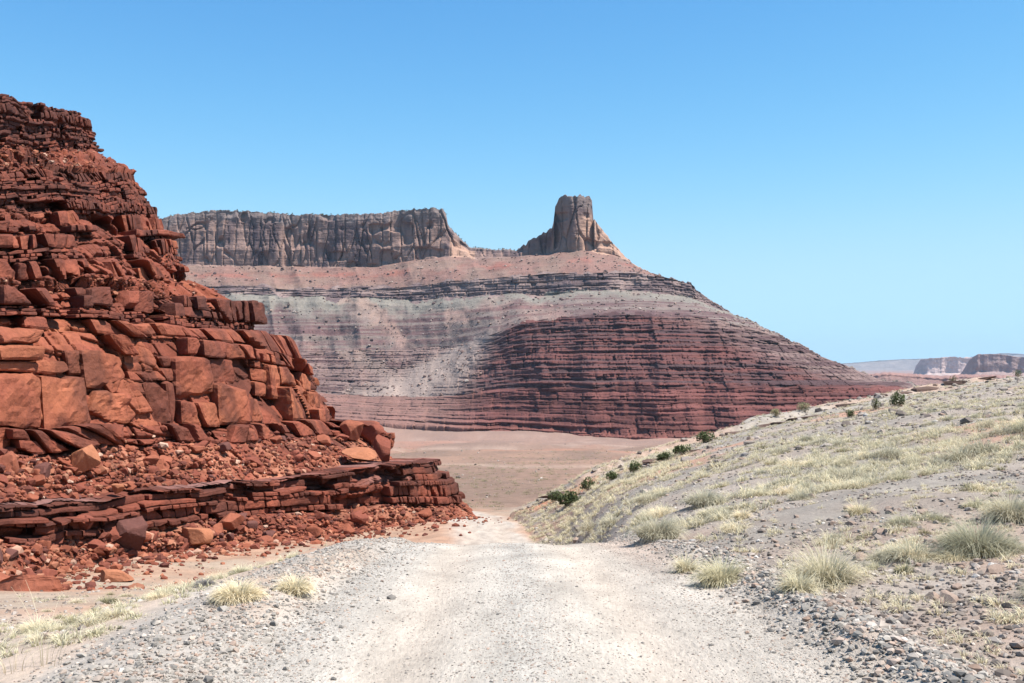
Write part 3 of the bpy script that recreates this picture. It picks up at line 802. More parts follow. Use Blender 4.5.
# strata colours
MS0, MV0 = MS, MV
qn = np.clip(MS + MV + msel([.05, .05, .16, .25, .16, .05]) * fbm(mpx[None, :] * .06, MZ * .05, 5, 480) * 1.5, 0, 5.9999)
MS = np.where(MS == 5, 5, np.minimum(np.floor(qn).astype(int), 5)); MV = np.where(MS0 == 5, MV0, qn - np.floor(qn))
red, mauve, grey, green, pink, tan, slate = C(.138, .053, .045), C(.105, .058, .056), C(.185, .142, .122), C(.20, .18, .148), C(.215, .122, .098), C(.23, .15, .118), C(.105, .072, .07)
bh = h2(MB, MB * 0, 501)[..., None]; PXm = np.broadcast_to(mpx[None, :], MS.shape)
fine = (vn(mpx[None, :] * .01, MZ * .55, 502) + vn(mpx[None, :] * .03, MZ * 1.3, 503) * .6)
bands = sst(-.5, .5, fine + .5 * (h2(MB, MB * 0, 504) - .5))
c0 = mixc(mixc(red * 1.15, red * .62, bands), C(.21, .08, .06), (1 - sst(.0, .35, MV)) * .6)
nose = sst(478, 520, PXm + (MV - 1) * -35) * (1 - sst(-55, 45, PXm + 30 * (h2(MB, MB * 0, 515) - .5) - np.interp(MV, [0, .4, .8, 1], [900, 790, 720, 690]) + 10 * fbm(PXm * .05, MZ * .05, 3, 505)))
c1r = mixc(red * .98, mauve * .75, bands)
c1g = mixc(mixc(C(.19, .125, .108), mauve * .8, bands * .9), C(.20, .145, .12), FAN(PXm, MV) * .7)
c1 = mixc(c1g, c1r, nose)
fan = CHUTE(PXm, MV) * (MS == 1)
c1 = mixc(c1, C(.27, .205, .172), np.clip(fan * 1.3, 0, .95))
c0 = mixc(c0, C(.25, .15, .12), (1 - sst(420, 500, PXm)) * .6)
c2 = mixc(mixc(grey, green, sst(.55, .85, MV) * .8), mauve * 1.15, bands * (1 - sst(.55, .8, MV)) * .95)
c2 = mixc(c2, mixc(grey, C(.29, .19, .15), sst(-.3, .3, fbm(PXm * .02, MV * 2, 3, 512))), FAN(PXm, MV) * .8)
c2 = mixc(c2, C(.30, .175, .14), sst(.1, .5, fbm(PXm * .03, MZ * .02, 4, 506)) * .45)
c3 = mixc(slate * 1.2, C(.235, .165, .145), sst(-.35, .3, fbm(PXm * .05, MZ * .12, 4, 507)))
c4 = mixc(mixc(pink, tan * .9, sst(-.3, .4, fbm(PXm * .04, MZ * .05, 4, 508))), C(.27, .10, .075), np.exp(-((MV - .55) / .13) ** 2) * .65 * sst(-.3, .3, fbm(PXm * .05, MZ * .1, 3, 514)))
varn = sst(-.12, .3, fbm(mS * .045, MZ * .008, 5, 509) + .35 * (MV - .55))
c5 = mixc(C(.25, .16, .13), C(.112, .076, .074), varn)
c5 = mixc(c5, C(.20, .155, .14), sst(.78, .9, MV + .08 * vn(mS * .05, MZ * .1, 510)) * .8)
apron = sst(575, 592, PXm + (1 - MV) * 10) * (PXm < 650) + sst(448, 452, PXm) * (PXm < 475)
c5 = mixc(c5, C(.40, .245, .175), np.clip(apron, 0, 1) * (1 - sst(.55, .75, np.where(PXm > 594, 0, MV))) * .8)
mc = np.select([(MS == k)[..., None] for k in range(6)], [c0, c1, c2, c3, c4, c5])
mc = np.concatenate([mc, np.repeat(mixc(mc[-1], C(.12, .12, .07), .6 * np.ones(len(mpx)))[None], 5, 0)])
mesa = empty('mesa', tuple(map(float, W(600, 440, 830))))
tag(mesa, 'long banded red and grey mesa crowned by a blocky butte across the valley', 'mesa')
mb = np.concatenate([[0], np.cumsum(MN)]); mb[-1] -= 1
mloc = np.array(mesa.location)
def mesa_part(name, r0, r1, c0=0, c1=None, label=None):
    o = grid_obj(name, MP[r0:r1 + 1, c0:c1] - mloc, mc[r0:r1 + 1, c0:c1], M_mesa, mesa)
    if label: o['label'] = label
mesa_part('red_terraces', mb[0], mb[2], label='stepped dark red beds at the foot of the mesa')
mesa_part('talus_slope', mb[2], mb[3], label='smooth grey green slope below the dark bench')
mesa_part('bench_cliff', mb[3], mb[4], label='thin dark cliff band running round the mesa')
mesa_part('upper_slope', mb[4], mb[5], label='pink slope below the rim cliff and butte')
j1 = int(np.searchsorted(mpx, 495)); j2 = int(np.searchsorted(mpx, 640))
mesa_part('rim_cliff', mb[5], len(MP) - 1, 0, j1 + 1, 'sheer streaked cliff along the flat mesa top')
mesa_part('butte', mb[5], len(MP) - 1, j1, j2 + 1, 'square topped rock tower with a sloping apron')
mesa_part('ridge_crest', mb[5], len(MP) - 1, j2, None)

Vs, Fs, n = [], [], 0
_mrows = np.where(np.isin(MS0[:, 0], [1, 2, 4]))[0]
MESA_DEBRIS = [(int(RNG.choice(_mrows)), int(RNG.integers(60, MP.shape[1] - 250)), float(np.clip(RNG.lognormal(.6, .45), .8, 5))) for _ in range(4200)]
MESA_DEBRIS = [x for x in MESA_DEBRIS if not (MS0[x[0], 0] == 1 and mpx[x[1]] > 485) and not (MS0[x[0], 0] == 1 and abs(mpx[x[1]] - lerp(400, 475, MV0[x[0], 0])) > 60 and RNG.random() < .6)]

# ------------------------------------------------------------------ far mesas and hills
def far_mesa(name, Y, sky_pts, base_py, cliff_frac, depth, col_cliff, col_slope, left_in, label, cat, seed, amp, kind=None):
    """a far flat-topped wall of rock, with real thickness: left end wall, front slope, cliff, top and back"""
    a = np.array(sky_pts, float)
    px = np.linspace(a[0, 0], a[-1, 0], 260)
    top = np.interp(px, a[:, 0], a[:, 1]); X = (px - 512) / F * Y
    zt = (HZ - top) / F * Y; zb = (HZ - base_py) / F * Y
    zt = zt + vn(px * .5, px * 0, seed) * amp * .06
    col = fbm(X / amp * .8, X * 0, 5, seed + 1) * amp
    ws = np.interp(px, [px[0], px[0] + (px[-1] - px[0]) * left_in], [1, 0])       # the left end turns away
    rows, cols = [], []
    for f in np.linspace(0, 1, 44):
        sl = f < cliff_frac
        off = (f / cliff_frac - 1) * (zt - zb).mean() * 1.2 if sl else 0.0
        z = zb + (zt - zb) * f
        ry = Y + off + ws ** 2 * depth * .8 - (col * .5 if not sl else col * .5 * f / cliff_frac) - fbm(X / amp * .5, z / amp, 4, seed + 4) * amp * .3
        rows.append(np.stack([X * ry / Y, ry, z * ry / Y], -1))
        m = sst(cliff_frac - .08, cliff_frac + .08, f + .08 * vn(px * .2, px * 0, seed + 2))
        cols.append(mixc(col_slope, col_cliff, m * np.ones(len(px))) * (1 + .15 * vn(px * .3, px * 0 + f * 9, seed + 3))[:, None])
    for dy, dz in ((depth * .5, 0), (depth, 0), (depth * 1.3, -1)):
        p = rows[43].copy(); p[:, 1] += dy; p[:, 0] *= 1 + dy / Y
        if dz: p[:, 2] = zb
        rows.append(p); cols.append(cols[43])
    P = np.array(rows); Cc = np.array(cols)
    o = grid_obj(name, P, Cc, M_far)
    return tag(o, label, cat, kind=kind)
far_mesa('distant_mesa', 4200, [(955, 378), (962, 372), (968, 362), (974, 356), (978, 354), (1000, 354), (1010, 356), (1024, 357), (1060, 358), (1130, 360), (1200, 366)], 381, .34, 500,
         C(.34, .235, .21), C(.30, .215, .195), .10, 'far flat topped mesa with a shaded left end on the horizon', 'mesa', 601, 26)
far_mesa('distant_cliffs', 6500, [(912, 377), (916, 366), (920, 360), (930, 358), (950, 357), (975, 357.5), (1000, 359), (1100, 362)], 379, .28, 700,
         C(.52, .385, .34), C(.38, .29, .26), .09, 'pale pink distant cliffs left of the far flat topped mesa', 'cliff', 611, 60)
far_mesa('distant_hills', 15500, [(700, 368), (800, 366.5), (850, 363), (880, 360.5), (905, 359), (930, 358.5), (960, 359), (985, 354.5), (1005, 353), (1024, 354), (1060, 352), (1200, 356), (1500, 360)], 371, .9, 900,
         C(.24, .20, .17), C(.22, .18, .155), .02, 'low blue hills along the horizon', 'hill', 621, 60, 'structure')
far_mesa('low_hills', 2900, [(840, 384), (862, 377), (890, 374.5), (915, 376.5), (940, 379), (965, 377), (1000, 378), (1060, 380), (1200, 384)], 392, .9, 900,
         C(.27, .15, .12), C(.25, .15, .125), .05, 'low bluish hills behind the mesa foot', 'hill', 631, 30, 'structure')

# ------------------------------------------------------------------ stones and boulders
def ico(sub):
    import bmesh
    bm = bmesh.new(); bmesh.ops.create_icosphere(bm, subdivisions=sub, radius=1)
    v = np.array([x.co[:] for x in bm.verts]); f = np.array([[w.index for w in p.verts] for p in bm.faces]); bm.free()
    return v, f
I1, I2, I3, I4 = ico(1), ico(2), ico(3), ico(4)
def boulder(seed, dims=(1, .8, .6), cuts=11, base=I4, rough=.06, boxy=1.0):
    r = np.random.default_rng(seed)
    v = np.sign(base[0]) * np.abs(base[0]) ** boxy
    for _ in range(cuts):
        n = r.normal(size=3); n /= np.linalg.norm(n); dd = r.uniform(.42, .82)
        k = v @ n; v = v - np.maximum(k - dd, 0)[:, None] * n
    v += (rough * fbm(v[:, 0] * 4 + seed, v[:, 1] * 4 + v[:, 2] * 3, 4, seed, .6))[:, None] * base[0]
    v -= (v.max(0) + v.min(0)) / 2
    v /= (v.max(0) - v.min(0)) / 2
    return v * np.array(dims) / 2, base[1]

SV = [boulder(900 + i, (1, RNG.uniform(.6, .95), RNG.uniform(.45, .8)), 7, I1, 0) for i in range(14)]
def rot_z(v, a):
    c, s = np.cos(a), np.sin(a)
    return np.stack([v[:, 0] * c - v[:, 1] * s, v[:, 0] * s + v[:, 1] * c, v[:, 2]], -1)
def stones(name, X, Y, size, mat, label, cat, sink=.2, zf=gz):
    Vs, Fs, n = [], [], 0
    Zs = zf(X, Y)
    for i in range(len(X)):
        v, f = SV[i % len(SV)]
        vv_ = rot_z(v, i * 2.399) * size[i]
        tl = .35 * math.sin(i * 1.7)
        vv_ = np.stack([vv_[:, 0], vv_[:, 1] * math.cos(tl) - vv_[:, 2] * math.sin(tl), vv_[:, 1] * math.sin(tl) + vv_[:, 2] * math.cos(tl)], -1)
        Vs.append(vv_ + np.array([X[i], Y[i], Zs[i] + size[i] * (.3 - sink)])); Fs.append(f + n); n += len(v)
    o = link(name, mesh_data(name, np.concatenate(Vs), tris=np.concatenate(Fs), mat=mat, smooth=False))
    return tag(o, label, cat, kind='stuff')

def rand_Y(n, a, b, p=1.6):   # more of them near the camera
    uu = RNG.random(n)
    return (a ** (1 - p) + uu * (b ** (1 - p) - a ** (1 - p))) ** (1 / (1 - p))
# loose gravel on the road, thicker on the shoulder and windrow
n = 26000; Y = rand_Y(n, 4.2, 19, 1.5); X = xc_at(Y) + np.where(RNG.random(n) < .35, RNG.uniform(-1.9, 1.9, n), np.where(RNG.random(n) < .35, RNG.normal(0, .22, n), np.where(RNG.random(n) < .5, RNG.normal(-1.5, .2, n), RNG.normal(1.5, .2, n))))
stones('road_gravel', X, Y, RNG.lognormal(-4.65, .42, n), M_gravel, 'loose small grey gravel on the road surface', 'gravel', .25)
n = 9000; Y = rand_Y(n, 4.2, 20, 1.5); X = xc_at(Y) - 2.1 + np.clip(RNG.normal(0, .36, n), -.75, 1)
stones('shoulder_gravel', X, Y, RNG.lognormal(-4.0, .45, n), M_gravel, 'grey crushed stones heaped along the left road edge', 'gravel', .15)
n = 9000; Y = rand_Y(n, 4.0, 20, 1.5); X = xc_at(Y) + 2.12 + RNG.normal(0, .2, n)
stones('windrow_gravel', X, Y, RNG.lognormal(-3.75, .42, n), M_gravel, 'ridge of grey stones graded along the right road edge', 'gravel', .1)
n = 24000; Y = rand_Y(n, 4.0, 62, 1.25); X = xc_at(Y) + 2.3 + RNG.random(n) * (.62 * Y + 1)
keep = vn(X * .35, Y * .35, 77) + .5 * vn(X * .9, Y * .9, 78) > -.75
X, Y = X[keep], Y[keep]
stones('hillside_rubble', X, Y, np.minimum(RNG.lognormal(-3.6, .5, len(X)), .085) * (1 + Y / 45), M_hillstone, 'small dark stones strewn over the hillside', 'rubble', .2)
n = 5200; Y = RNG.uniform(30, 84, n); X = Y * (RNG.uniform(505, 1080, n) - 512) / F
tt_ = Y / np.interp(X / Y * F + 512, RIDGE_PX, RIDGE_Y); keep = (tt_ < 1.02) & (X > xc_at(Y) + 2.4) & ((tt_ > .78) | (RNG.random(n) < .35)); X, Y = X[keep], Y[keep]
stones('crest_rubble', X, Y, RNG.lognormal(-2.0, .5, len(X)), M_hillstone, 'broken grey stones along the crest of the hillside', 'rubble', .2)
n = 1300; Y = 75 * np.exp(RNG.random(n) * 2.2); X = Y * RNG.uniform(-.2, .2, n)
keep = (X / Y * F + 512 < 505) | (Y > np.interp(X / Y * F + 512, RIDGE_PX, RIDGE_Y) * 1.5); X, Y = X[keep], Y[keep]
stones('valley_stones', X, Y, RNG.lognormal(-1.5, .45, len(X)) * (Y / 200) ** .5, M_hillstone, 'scattered stones and clods on the valley floor', 'rubble', .2)
n = 2500; Y = rand_Y(n, 7, 45, 1.3); X = xc_at(Y) - 3.2 - RNG.random(n) * (.42 * Y)
stones('wash_rubble', X, Y, RNG.lognormal(-3.3, .5, n), M_hillstone, 'small stones scattered over the sandy ground left of the road', 'rubble', .2)

Vs, Fs, n = [], [], 0
for a, b, sz in MESA_DEBRIS:
    v, f = SV[a % len(SV)]
    Vs.append(rot_z(v * sz, b * .7) + MP[a, b] + np.array([0, -.3 * sz, .1 * sz])); Fs.append(f + n); n += len(v)
M_talus = stone_mat('mesa_debris', [(0, (.10, .065, .06)), (.4, (.20, .135, .115)), (.75, (.29, .20, .16)), (1, (.36, .30, .26))])
tag(link('talus_debris', mesh_data('talus_debris', np.concatenate(Vs), tris=np.concatenate(Fs), mat=M_talus, smooth=False)), 'fallen blocks scattered over the slopes of the mesa', 'rubble', kind='stuff')

def colmesh(name, v, f, col, mat=M_boulder, smooth=False):
    return mesh_data(name, v, tris=f, col=np.tile(col, (len(v), 1)), mat=mat, smooth=smooth)
ROCKC = {'red': C(.20, .062, .04), 'orange': C(.34, .135, .072), 'dark': C(.12, .05, .04), 'purple': C(.2, .1, .085), 'brick': C(.26, .086, .05), 'grey': C(.25, .215, .19)}
def one_boulder(px, py, w_px, h_px, col, seed, label, Y=None, dz=None, cuts=12, group=None, name='boulder', rz=0.0, depth=.8):
    """a boulder whose foot stands at a pixel of the photograph, w_px wide and h_px high there"""
    if Y is None: x, Y, z = at_pixel(px, py)
    else: x, _, z = W(px, py, Y)
    k = Y / F; w, h = w_px * k, h_px * k
    v, f = boulder(seed, (w, w * depth, h * 1.15), cuts, boxy=.45 if name == 'rock_slab' else 1.0, rough=.07 if name == 'rock_slab' else .03)
    o = link(name, colmesh(name, rot_z(v, rz), f, ROCKC[col]), None, (x, Y, z + h * .44))
    return tag(o, label, 'boulder', group)
cl_near = CP.reshape(-1, 3)
def cliff_at(px, py):
    """front surface of the cliff at a pixel"""
    P = CP[:, :NU + NC].reshape(-1, 3)
    dd = np.abs((P[:, 0] / P[:, 1] * F + 512) - px) + np.abs(HZ - P[:, 2] / P[:, 1] * F - py)
    m = np.where(dd < 3.0)[0]
    if len(m) == 0: m = [dd.argmin()]
    i = m[np.argmin(P[m, 1])]
    return P[i]
def boulder_on_cliff(px, py, w, h, col, seed, label, **kw):
    p = cliff_at(px, py)
    return one_boulder(px, py, w, h, col, seed, label, Y=p[1] - .2, **kw)
boulder_on_cliff(197, 547, 32, 20, 'orange', 1, 'smooth pale orange boulder resting at the cliff foot on sand', rz=.3)
boulder_on_cliff(130, 547, 38, 30, 'dark', 2, 'large dark red pyramid shaped boulder at the cliff foot', cuts=9)
boulder_on_cliff(165, 522, 22, 17, 'orange', 3, 'flat topped orange block leaning behind the dark pyramid boulder')
boulder_on_cliff(86, 471, 28, 26, 'orange', 4, 'orange boulder lodged on the rubble bench below the massive band')
boulder_on_cliff(83, 533, 24, 18, 'red', 5, 'red boulder below the dark ledge, left of the pyramid boulder')
boulder_on_cliff(230, 528, 26, 15, 'brick', 6, 'pale faced slab boulder right of the smooth orange boulder')
boulder_on_cliff(118, 493, 13, 9, 'orange', 8, 'small bright orange block perched on the ledge top')
boulder_on_cliff(358, 461, 36, 13, 'orange', 9, 'long orange boulder on the ledge at the headland pile')
boulder_on_cliff(372, 444, 26, 20, 'red', 10, 'round red boulder topping the headland pile')
boulder_on_cliff(352, 438, 24, 18, 'brick', 12, 'brick red boulder under the end of the massive band')
boulder_on_cliff(382, 459, 18, 24, 'red', 14, 'upright red boulder at the outer end of the headland pile')
one_boulder(30, 591, 70, 17, 'brick', 15, 'long flat red slab with a dark undercut at the left edge', depth=.5, name='rock_slab', rz=.2)
one_boulder(118, 582, 34, 12, 'orange', 16, 'small flat orange slab on the sand below the pyramid boulder', depth=.6, name='rock_slab')
one_boulder(255, 549, 10, 5, 'red', 17, 'small lone red rock on the sandy flat')
# rubble boulders on the cliff's foot and bench: individuals sharing one description
BP = [colmesh('boulder', *boulder(950 + i, (1, RNG.uniform(.6, 1), RNG.uniform(.45, .85)), 6, I3, .035, RNG.uniform(.5, .9)), ROCKC[['red', 'brick', 'red', 'dark', 'brick', 'red', 'brick'][i % 7]]) for i in range(21)]
rowsets = [(bounds[0] + 25, bounds[1], 120, .36, 'broken red boulder in the rubble along the cliff foot', 'boulders along the cliff foot'),
           (bounds[3], bounds[4], 95, .38, 'broken red boulder on the rubble bench above the ledge', 'boulders on the rubble bench')]
for r0, r1, cnt, sz, lab, grp in rowsets:
    for i in range(cnt):
        a = int(RNG.integers(r0, r1)); b = int(NU * RNG.uniform(.2, .965))
        p = CP[a, b]
        s = float(np.clip(RNG.lognormal(math.log(sz), .55), .18, 1.1))
        o = link('boulder', BP[i % 21], None, tuple(map(float, p + NRM[b] * s * .05 + np.array([0, 0, s * .12]))))
        o.scale = (s, s, s); o.rotation_euler = (RNG.uniform(-.3, .3), RNG.uniform(-.3, .3), RNG.uniform(0, 6.3))
        tag(o, lab, 'boulder', grp)
# smaller broken rock between the boulders
Vs, Fs, n = [], [], 0
for r0, r1, cnt in ((bounds[0] + 10, bounds[1] + 8, 2300), (bounds[3], bounds[4], 1900), (bounds[4], bounds[5], 200), (bounds[8], bounds[9], 450), (bounds[11], bounds[12], 900)):
    for i in range(cnt):
        a = int(RNG.integers(r0, r1)); b = int(NU * RNG.uniform(.2, .999)); s = float(np.clip(RNG.lognormal(math.log(.17), .5), .06, .5))
        v, f = SV[i % len(SV)]
        Vs.append(rot_z(v * s, i * 1.9) + CP[a, b] + NRM[b] * s * .1 + np.array([0, 0, s * .15])); Fs.append(f + n); n += len(v)
for i in range(1500):
    b = int(NU * RNG.uniform(.1, .98)); e = RNG.exponential(1.3); p = CP[bounds[0] + 20, b] + NRM[b] * e + t_dir * RNG.normal(0, .5)
    s = float(np.clip(RNG.lognormal(math.log(.13), .6), .05, .45)); v, f = SV[i % len(SV)]
    Vs.append(rot_z(v * s, i * 1.9) + np.array([p[0], p[1], float(gz(p[0], p[1])) + s * .15])); Fs.append(f + n); n += len(v)
M_rubble = stone_mat('red_rubble', [(0, (.10, .037, .028)), (.4, (.19, .06, .038)), (.75, (.27, .09, .05)), (.93, (.34, .15, .09)), (1, (.4, .27, .2))])
tag(link('cliff_rubble', mesh_data('cliff_rubble', np.concatenate(Vs), tris=np.concatenate(Fs), mat=M_rubble, smooth=False)), 'small broken red rock strewn between the boulders of the cliff', 'rubble', kind='stuff')
# dark ledges cropping out along the crest of the hillside
LEDGES = [(805, 419, 40, 7), (925, 391, 26, 9), (880, 397, 14, 5), (846, 407, 20, 6), (765, 427, 16, 6), (780, 424, 22, 5), (904, 394, 16, 5), (953, 386, 22, 5), (985, 380, 20, 4), (655, 462, 26, 5), (560, 495, 44, 5), (735, 434, 20, 5), (690, 452, 30, 5), (1010, 377, 18, 5)]
LLAB = ['longest dark ledge on the hill crest, below the mesa foot', 'thick dark ledge high on the hill crest under the far pale cliffs', 'short dark ledge just right of the round green crest shrub']
LM = [colmesh('rock_ledge', *boulder(980 + i, (1, .6, .2), 5, boxy=.35, rough=.08), C(.12, .078, .062)) for i in range(5)]
for i, (px, py, w, h) in enumerate(LEDGES):
    x, y, z = at_pixel(px, py)
    o = link('rock_ledge', LM[i % 5], None, (x, y, z + .02)); k = y / F
    o.scale = (w * k, w * k * .9, h * k / .2 * .75); o.rotation_euler = (0, RNG.uniform(-.16, -.05), RNG.uniform(-.2, .2))
    tag(o, LLAB[i] if i < 3 else 'low grey rock ledge cropping out near the hill crest', 'rock', None if i < 3 else 'rock ledges along the hill crest')
# single larger stones on the hillside
SM = [mesh_data('stone', SVi[0], tris=SVi[1], mat=M_hillstone, smooth=False) for SVi in [boulder(1000 + i, (1, .8, .55), 8, I2, .02) for i in range(8)]]
for i in range(140):
    y = float(rand_Y(1, 5, 55, 1.3)[0]); x = float(xc_at(y) + 2.7 + RNG.random() * .55 * y)
    s = float(np.clip(RNG.lognormal(math.log(.115), .4), .07, .15 + .005 * y))
    o = link('stone', SM[i % 8], None, (x, y, float(gz(x, y)) + s * .1)); o.scale = (s, s, s); o.rotation_euler = (0, 0, RNG.uniform(0, 6.3))
    tag(o, 'loose grey brown stone among the grass on the hillside', 'stone', 'loose stones on the hillside')

# ------------------------------------------------------------------ grass and shrubs
def blades(n, h, spread, lean, width, seed, seg=3, dome=.5, br=.62):
    """a clump of thin bent blades; attribute red = position from root to tip"""
    r = np.random.default_rng(seed)
    a = r.uniform(0, 2 * np.pi, n); rad = spread * np.sqrt(r.random(n))
    L = h * r.uniform(.55, 1.1, n) * (1 - dome * .5 * (rad / spread) ** 2)
    out = a + r.normal(0, .5, n)
    ln = lean * (.25 + .95 * rad / spread) * r.uniform(.6, 1.3, n)
    base = np.stack([rad * br * np.cos(a), rad * br * np.sin(a), np.full(n, -.03 * h)], -1)
    sd = np.stack([-np.sin(out + r.normal(0, .9, n)), np.cos(out), np.zeros(n)], -1)
    V, Q, T = [], [], []
    for k in range(seg + 1):
        f = k / seg
        th = ln * f
        p = base + np.stack([np.cos(out) * np.sin(th) * L * f, np.sin(out) * np.sin(th) * L * f, np.cos(th) * L * f], -1)
        w = width * (1 - .8 * f)
        V.append(p - sd * w / 2); V.append(p + sd * w / 2); T += [f, f]
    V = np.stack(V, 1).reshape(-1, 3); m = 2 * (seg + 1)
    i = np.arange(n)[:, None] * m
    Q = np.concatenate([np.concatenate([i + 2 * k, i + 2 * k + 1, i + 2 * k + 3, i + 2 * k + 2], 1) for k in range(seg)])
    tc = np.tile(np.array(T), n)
    return V, Q, np.stack([tc] * 3, -1)

def leafy(n, R3, seed, size, gaps=.35):
    """leaf clumps through a crown's volume, with gaps"""
    r = np.random.default_rng(seed)
    p = r.normal(size=(n * 3, 3)); p /= np.linalg.norm(p, axis=1)[:, None]
    p *= (r.random(len(p)) ** .45)[:, None]
    p = p[p[:, 2] > -.55]
    kk = vn(p[:, 0] * 2.6 + seed, p[:, 1] * 2.6 + p[:, 2] * 1.9, seed) > gaps - .6
    p = p[kk][:n]
    lump = 1 + .28 * vn(p[:, 0] * 1.7, p[:, 1] * 1.7 + p[:, 2], seed + 3)
    p = p * lump[:, None] * np.array(R3) + np.array([0, 0, R3[2] * .75])
    m = len(p)
    a = r.normal(size=(m, 3)); a /= np.linalg.norm(a, axis=1)[:, None]
    b = np.cross(a, r.normal(size=(m, 3))); b /= np.linalg.norm(b, axis=1)[:, None]
    s = size * r.uniform(.6, 1.4, m)[:, None]
    V = np.stack([p - a * s, p + b * s * .45, p + a * s, p - b * s * .45], 1).reshape(-1, 3)
    Q = np.arange(m)[:, None] * 4 + np.arange(4)[None, :]
    tc = np.repeat(np.clip(p[:, 2] / (R3[2] * 1.7), 0, 1), 4)
    return V, Q, np.stack([tc] * 3, -1)

def gm(name, d_, mat): return mesh_data(name, d_[0], d_[1], col=d_[2], mat=mat, smooth=True)
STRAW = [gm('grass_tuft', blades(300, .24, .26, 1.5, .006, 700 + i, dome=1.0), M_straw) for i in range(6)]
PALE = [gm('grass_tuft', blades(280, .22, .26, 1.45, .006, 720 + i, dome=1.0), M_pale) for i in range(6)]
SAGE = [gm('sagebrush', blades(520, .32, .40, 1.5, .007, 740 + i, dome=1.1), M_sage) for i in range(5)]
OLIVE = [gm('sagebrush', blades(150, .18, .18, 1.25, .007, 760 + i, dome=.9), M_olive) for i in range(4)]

def put(me, x, y, s, label, cat, group, sz=None, name=None):
    o = link(name or me.name.split('.')[0], me, None, (float(x), float(y), float(gz(x, y))))
    o.scale = (s, s, s * (sz or 1)); o.rotation_euler = (0, 0, random.uniform(0, 6.28))
    return tag(o, label, cat, group)

def shrub(px, py, w_px, h_px, label, mat, seed, n=900, twig=M_twig, group=None, leaf=None, style='leaf'):
    x, y, z = at_pixel(px, py)
    k = y / F; w, h = w_px * k, h_px * k
    root = empty('shrub', (x, y, z)); tag(root, label, 'shrub', group)
    if style == 'leaf':
        dta = leafy(n, (w / 2, w / 2 * .8, h * .58), seed, leaf or max(.012, w * .035))
    else:
        dta = blades(int(n * 1.6), h * 1.15, w * .5, 1.3, max(.006, k * .5), seed, dome=1.0, br=.8)
    link('foliage', gm('foliage', dta, mat), root)
    link('stems', gm('stems', blades(60, h * .9, w * .42, 1.25, max(.008, w * .012), seed + 1, dome=.9), twig), root)
    return root

# the marked plants
shrub(978, 553, 74, 40, 'large round grey green sagebrush with brown stems on the hillside slope', M_sage, 1, 1500, style='blade')
shrub(826, 585, 60, 52, 'tall pale green bush standing behind the stone ridge at road edge', M_pale, 2, 700, M_twig, style='blade')
shrub(798, 592, 34, 24, 'round straw coloured tuft with green base beside the tall pale bush', M_pale, 3, 600, M_straw, style='blade')
shrub(723, 583, 54, 28, 'wide straw yellow grass clump at the right road edge', M_straw, 4, 900, M_pale, style='blade')
shrub(686, 572, 22, 22, 'small straw tuft left of the wide yellow clump', M_straw, 5, 300, M_pale, style='blade')
shrub(742, 519, 17, 13, 'small golden tuft alone on the stony middle slope', M_straw, 6, 300, M_twig, style='blade')
shrub(903, 573, 18, 11, 'dark olive tuft alone on stony ground below the large sagebrush', M_olive, 7, 260, M_twig, style='blade')
shrub(238, 600, 50, 22, 'wide pale straw clump at the left gravel edge', M_straw, 8, 900, M_pale, style='blade')
shrub(294, 594, 36, 20, 'straw clump with green foot right of the wide pale one', M_straw, 9, 700, M_pale, style='blade')
shrub(205, 586, 22, 9, 'low dark grey shrub behind the wide straw clump', M_greytwig, 10, 300, M_greytwig, style='blade')
shrub(108, 604, 22, 10, 'small grey green bush on the sand near the red slab', M_olive, 11, 300, M_greytwig, style='blade')
shrub(78, 563, 14, 8, 'small blue grey bush at the rocky cliff foot', M_greytwig, 12, 200, M_greytwig, style='blade')
shrub(658, 537, 50, 26, 'broad pale sagebrush on the lower slope above the road crest', M_sage, 13, 900, style='blade')
shrub(705, 505, 46, 18, 'wide sage bush in the middle of the slope', M_sage, 14, 800, style='blade')
shrub(860, 515, 26, 17, 'domed straw tuft on the open stony middle slope', M_pale, 15, 400, style='blade')
shrub(1010, 520, 40, 34, 'grey green bush cut by the right edge behind the large sagebrush', M_sage, 16, 900, style='blade')
for i, (px, py, w, h, lab) in enumerate([
        (570, 506, 22, 12, 'wide dark green shrub lowest on the hill crest'), (588, 490, 14, 10, 'green shrub second from the bottom of the crest'),
        (556, 502, 16, 9, 'low green shrub touching the lowest wide one'), (612, 480, 12, 8, 'small green shrub midway up the lower crest'),
        (634, 473, 13, 9, 'green shrub beside the thin crest ledge'), (665, 461, 15, 7, 'flat green shrub on the red soil patch'), (682, 455, 17, 8, 'flat green shrub above the red soil patch'),
        (705, 443, 18, 10, 'green shrub at the skyline where hill meets mesa foot'), (898, 407, 14, 12, 'round bright green shrub on the upper crest'),
        (876, 410, 8, 10, 'small upright green shrub left of the round crest shrub'), (850, 418, 8, 7, 'tiny green shrub below the crest ledge'),
        (803, 413, 12, 7, 'low olive shrub on the crest beside the longest ledge'), (776, 418, 10, 6, 'tiny olive shrub low on the skyline'), (953, 386, 7, 7, 'tiny shrub on the high skyline under the far cliffs'),
        (1018, 377, 8, 6, 'tiny shrub topmost on the skyline at right edge')]):
    shrub(px, py, w * 1.15, h * 1.2, lab, M_green if i not in (11, 12) else M_olive, 40 + i, 620, leaf=max(.03, w * .004))

# tall dry weeds at the left
for i, (px, py, h, lab) in enumerate([(46, 668, 96, 'tall thin dry weed with branching pale stalks, taller one'), (14, 672, 60, 'short dry weed of pale stalks at the left edge')]):
    x, y, z = at_pixel(px, py)
    hh = h * y / F
    me = gm('dry_weed', blades(13, hh, .13, .7, .004, 810 + i, 5), M_straw)
    tag(link('dry_weed', me, None, (x, y, z)), lab, 'weed')

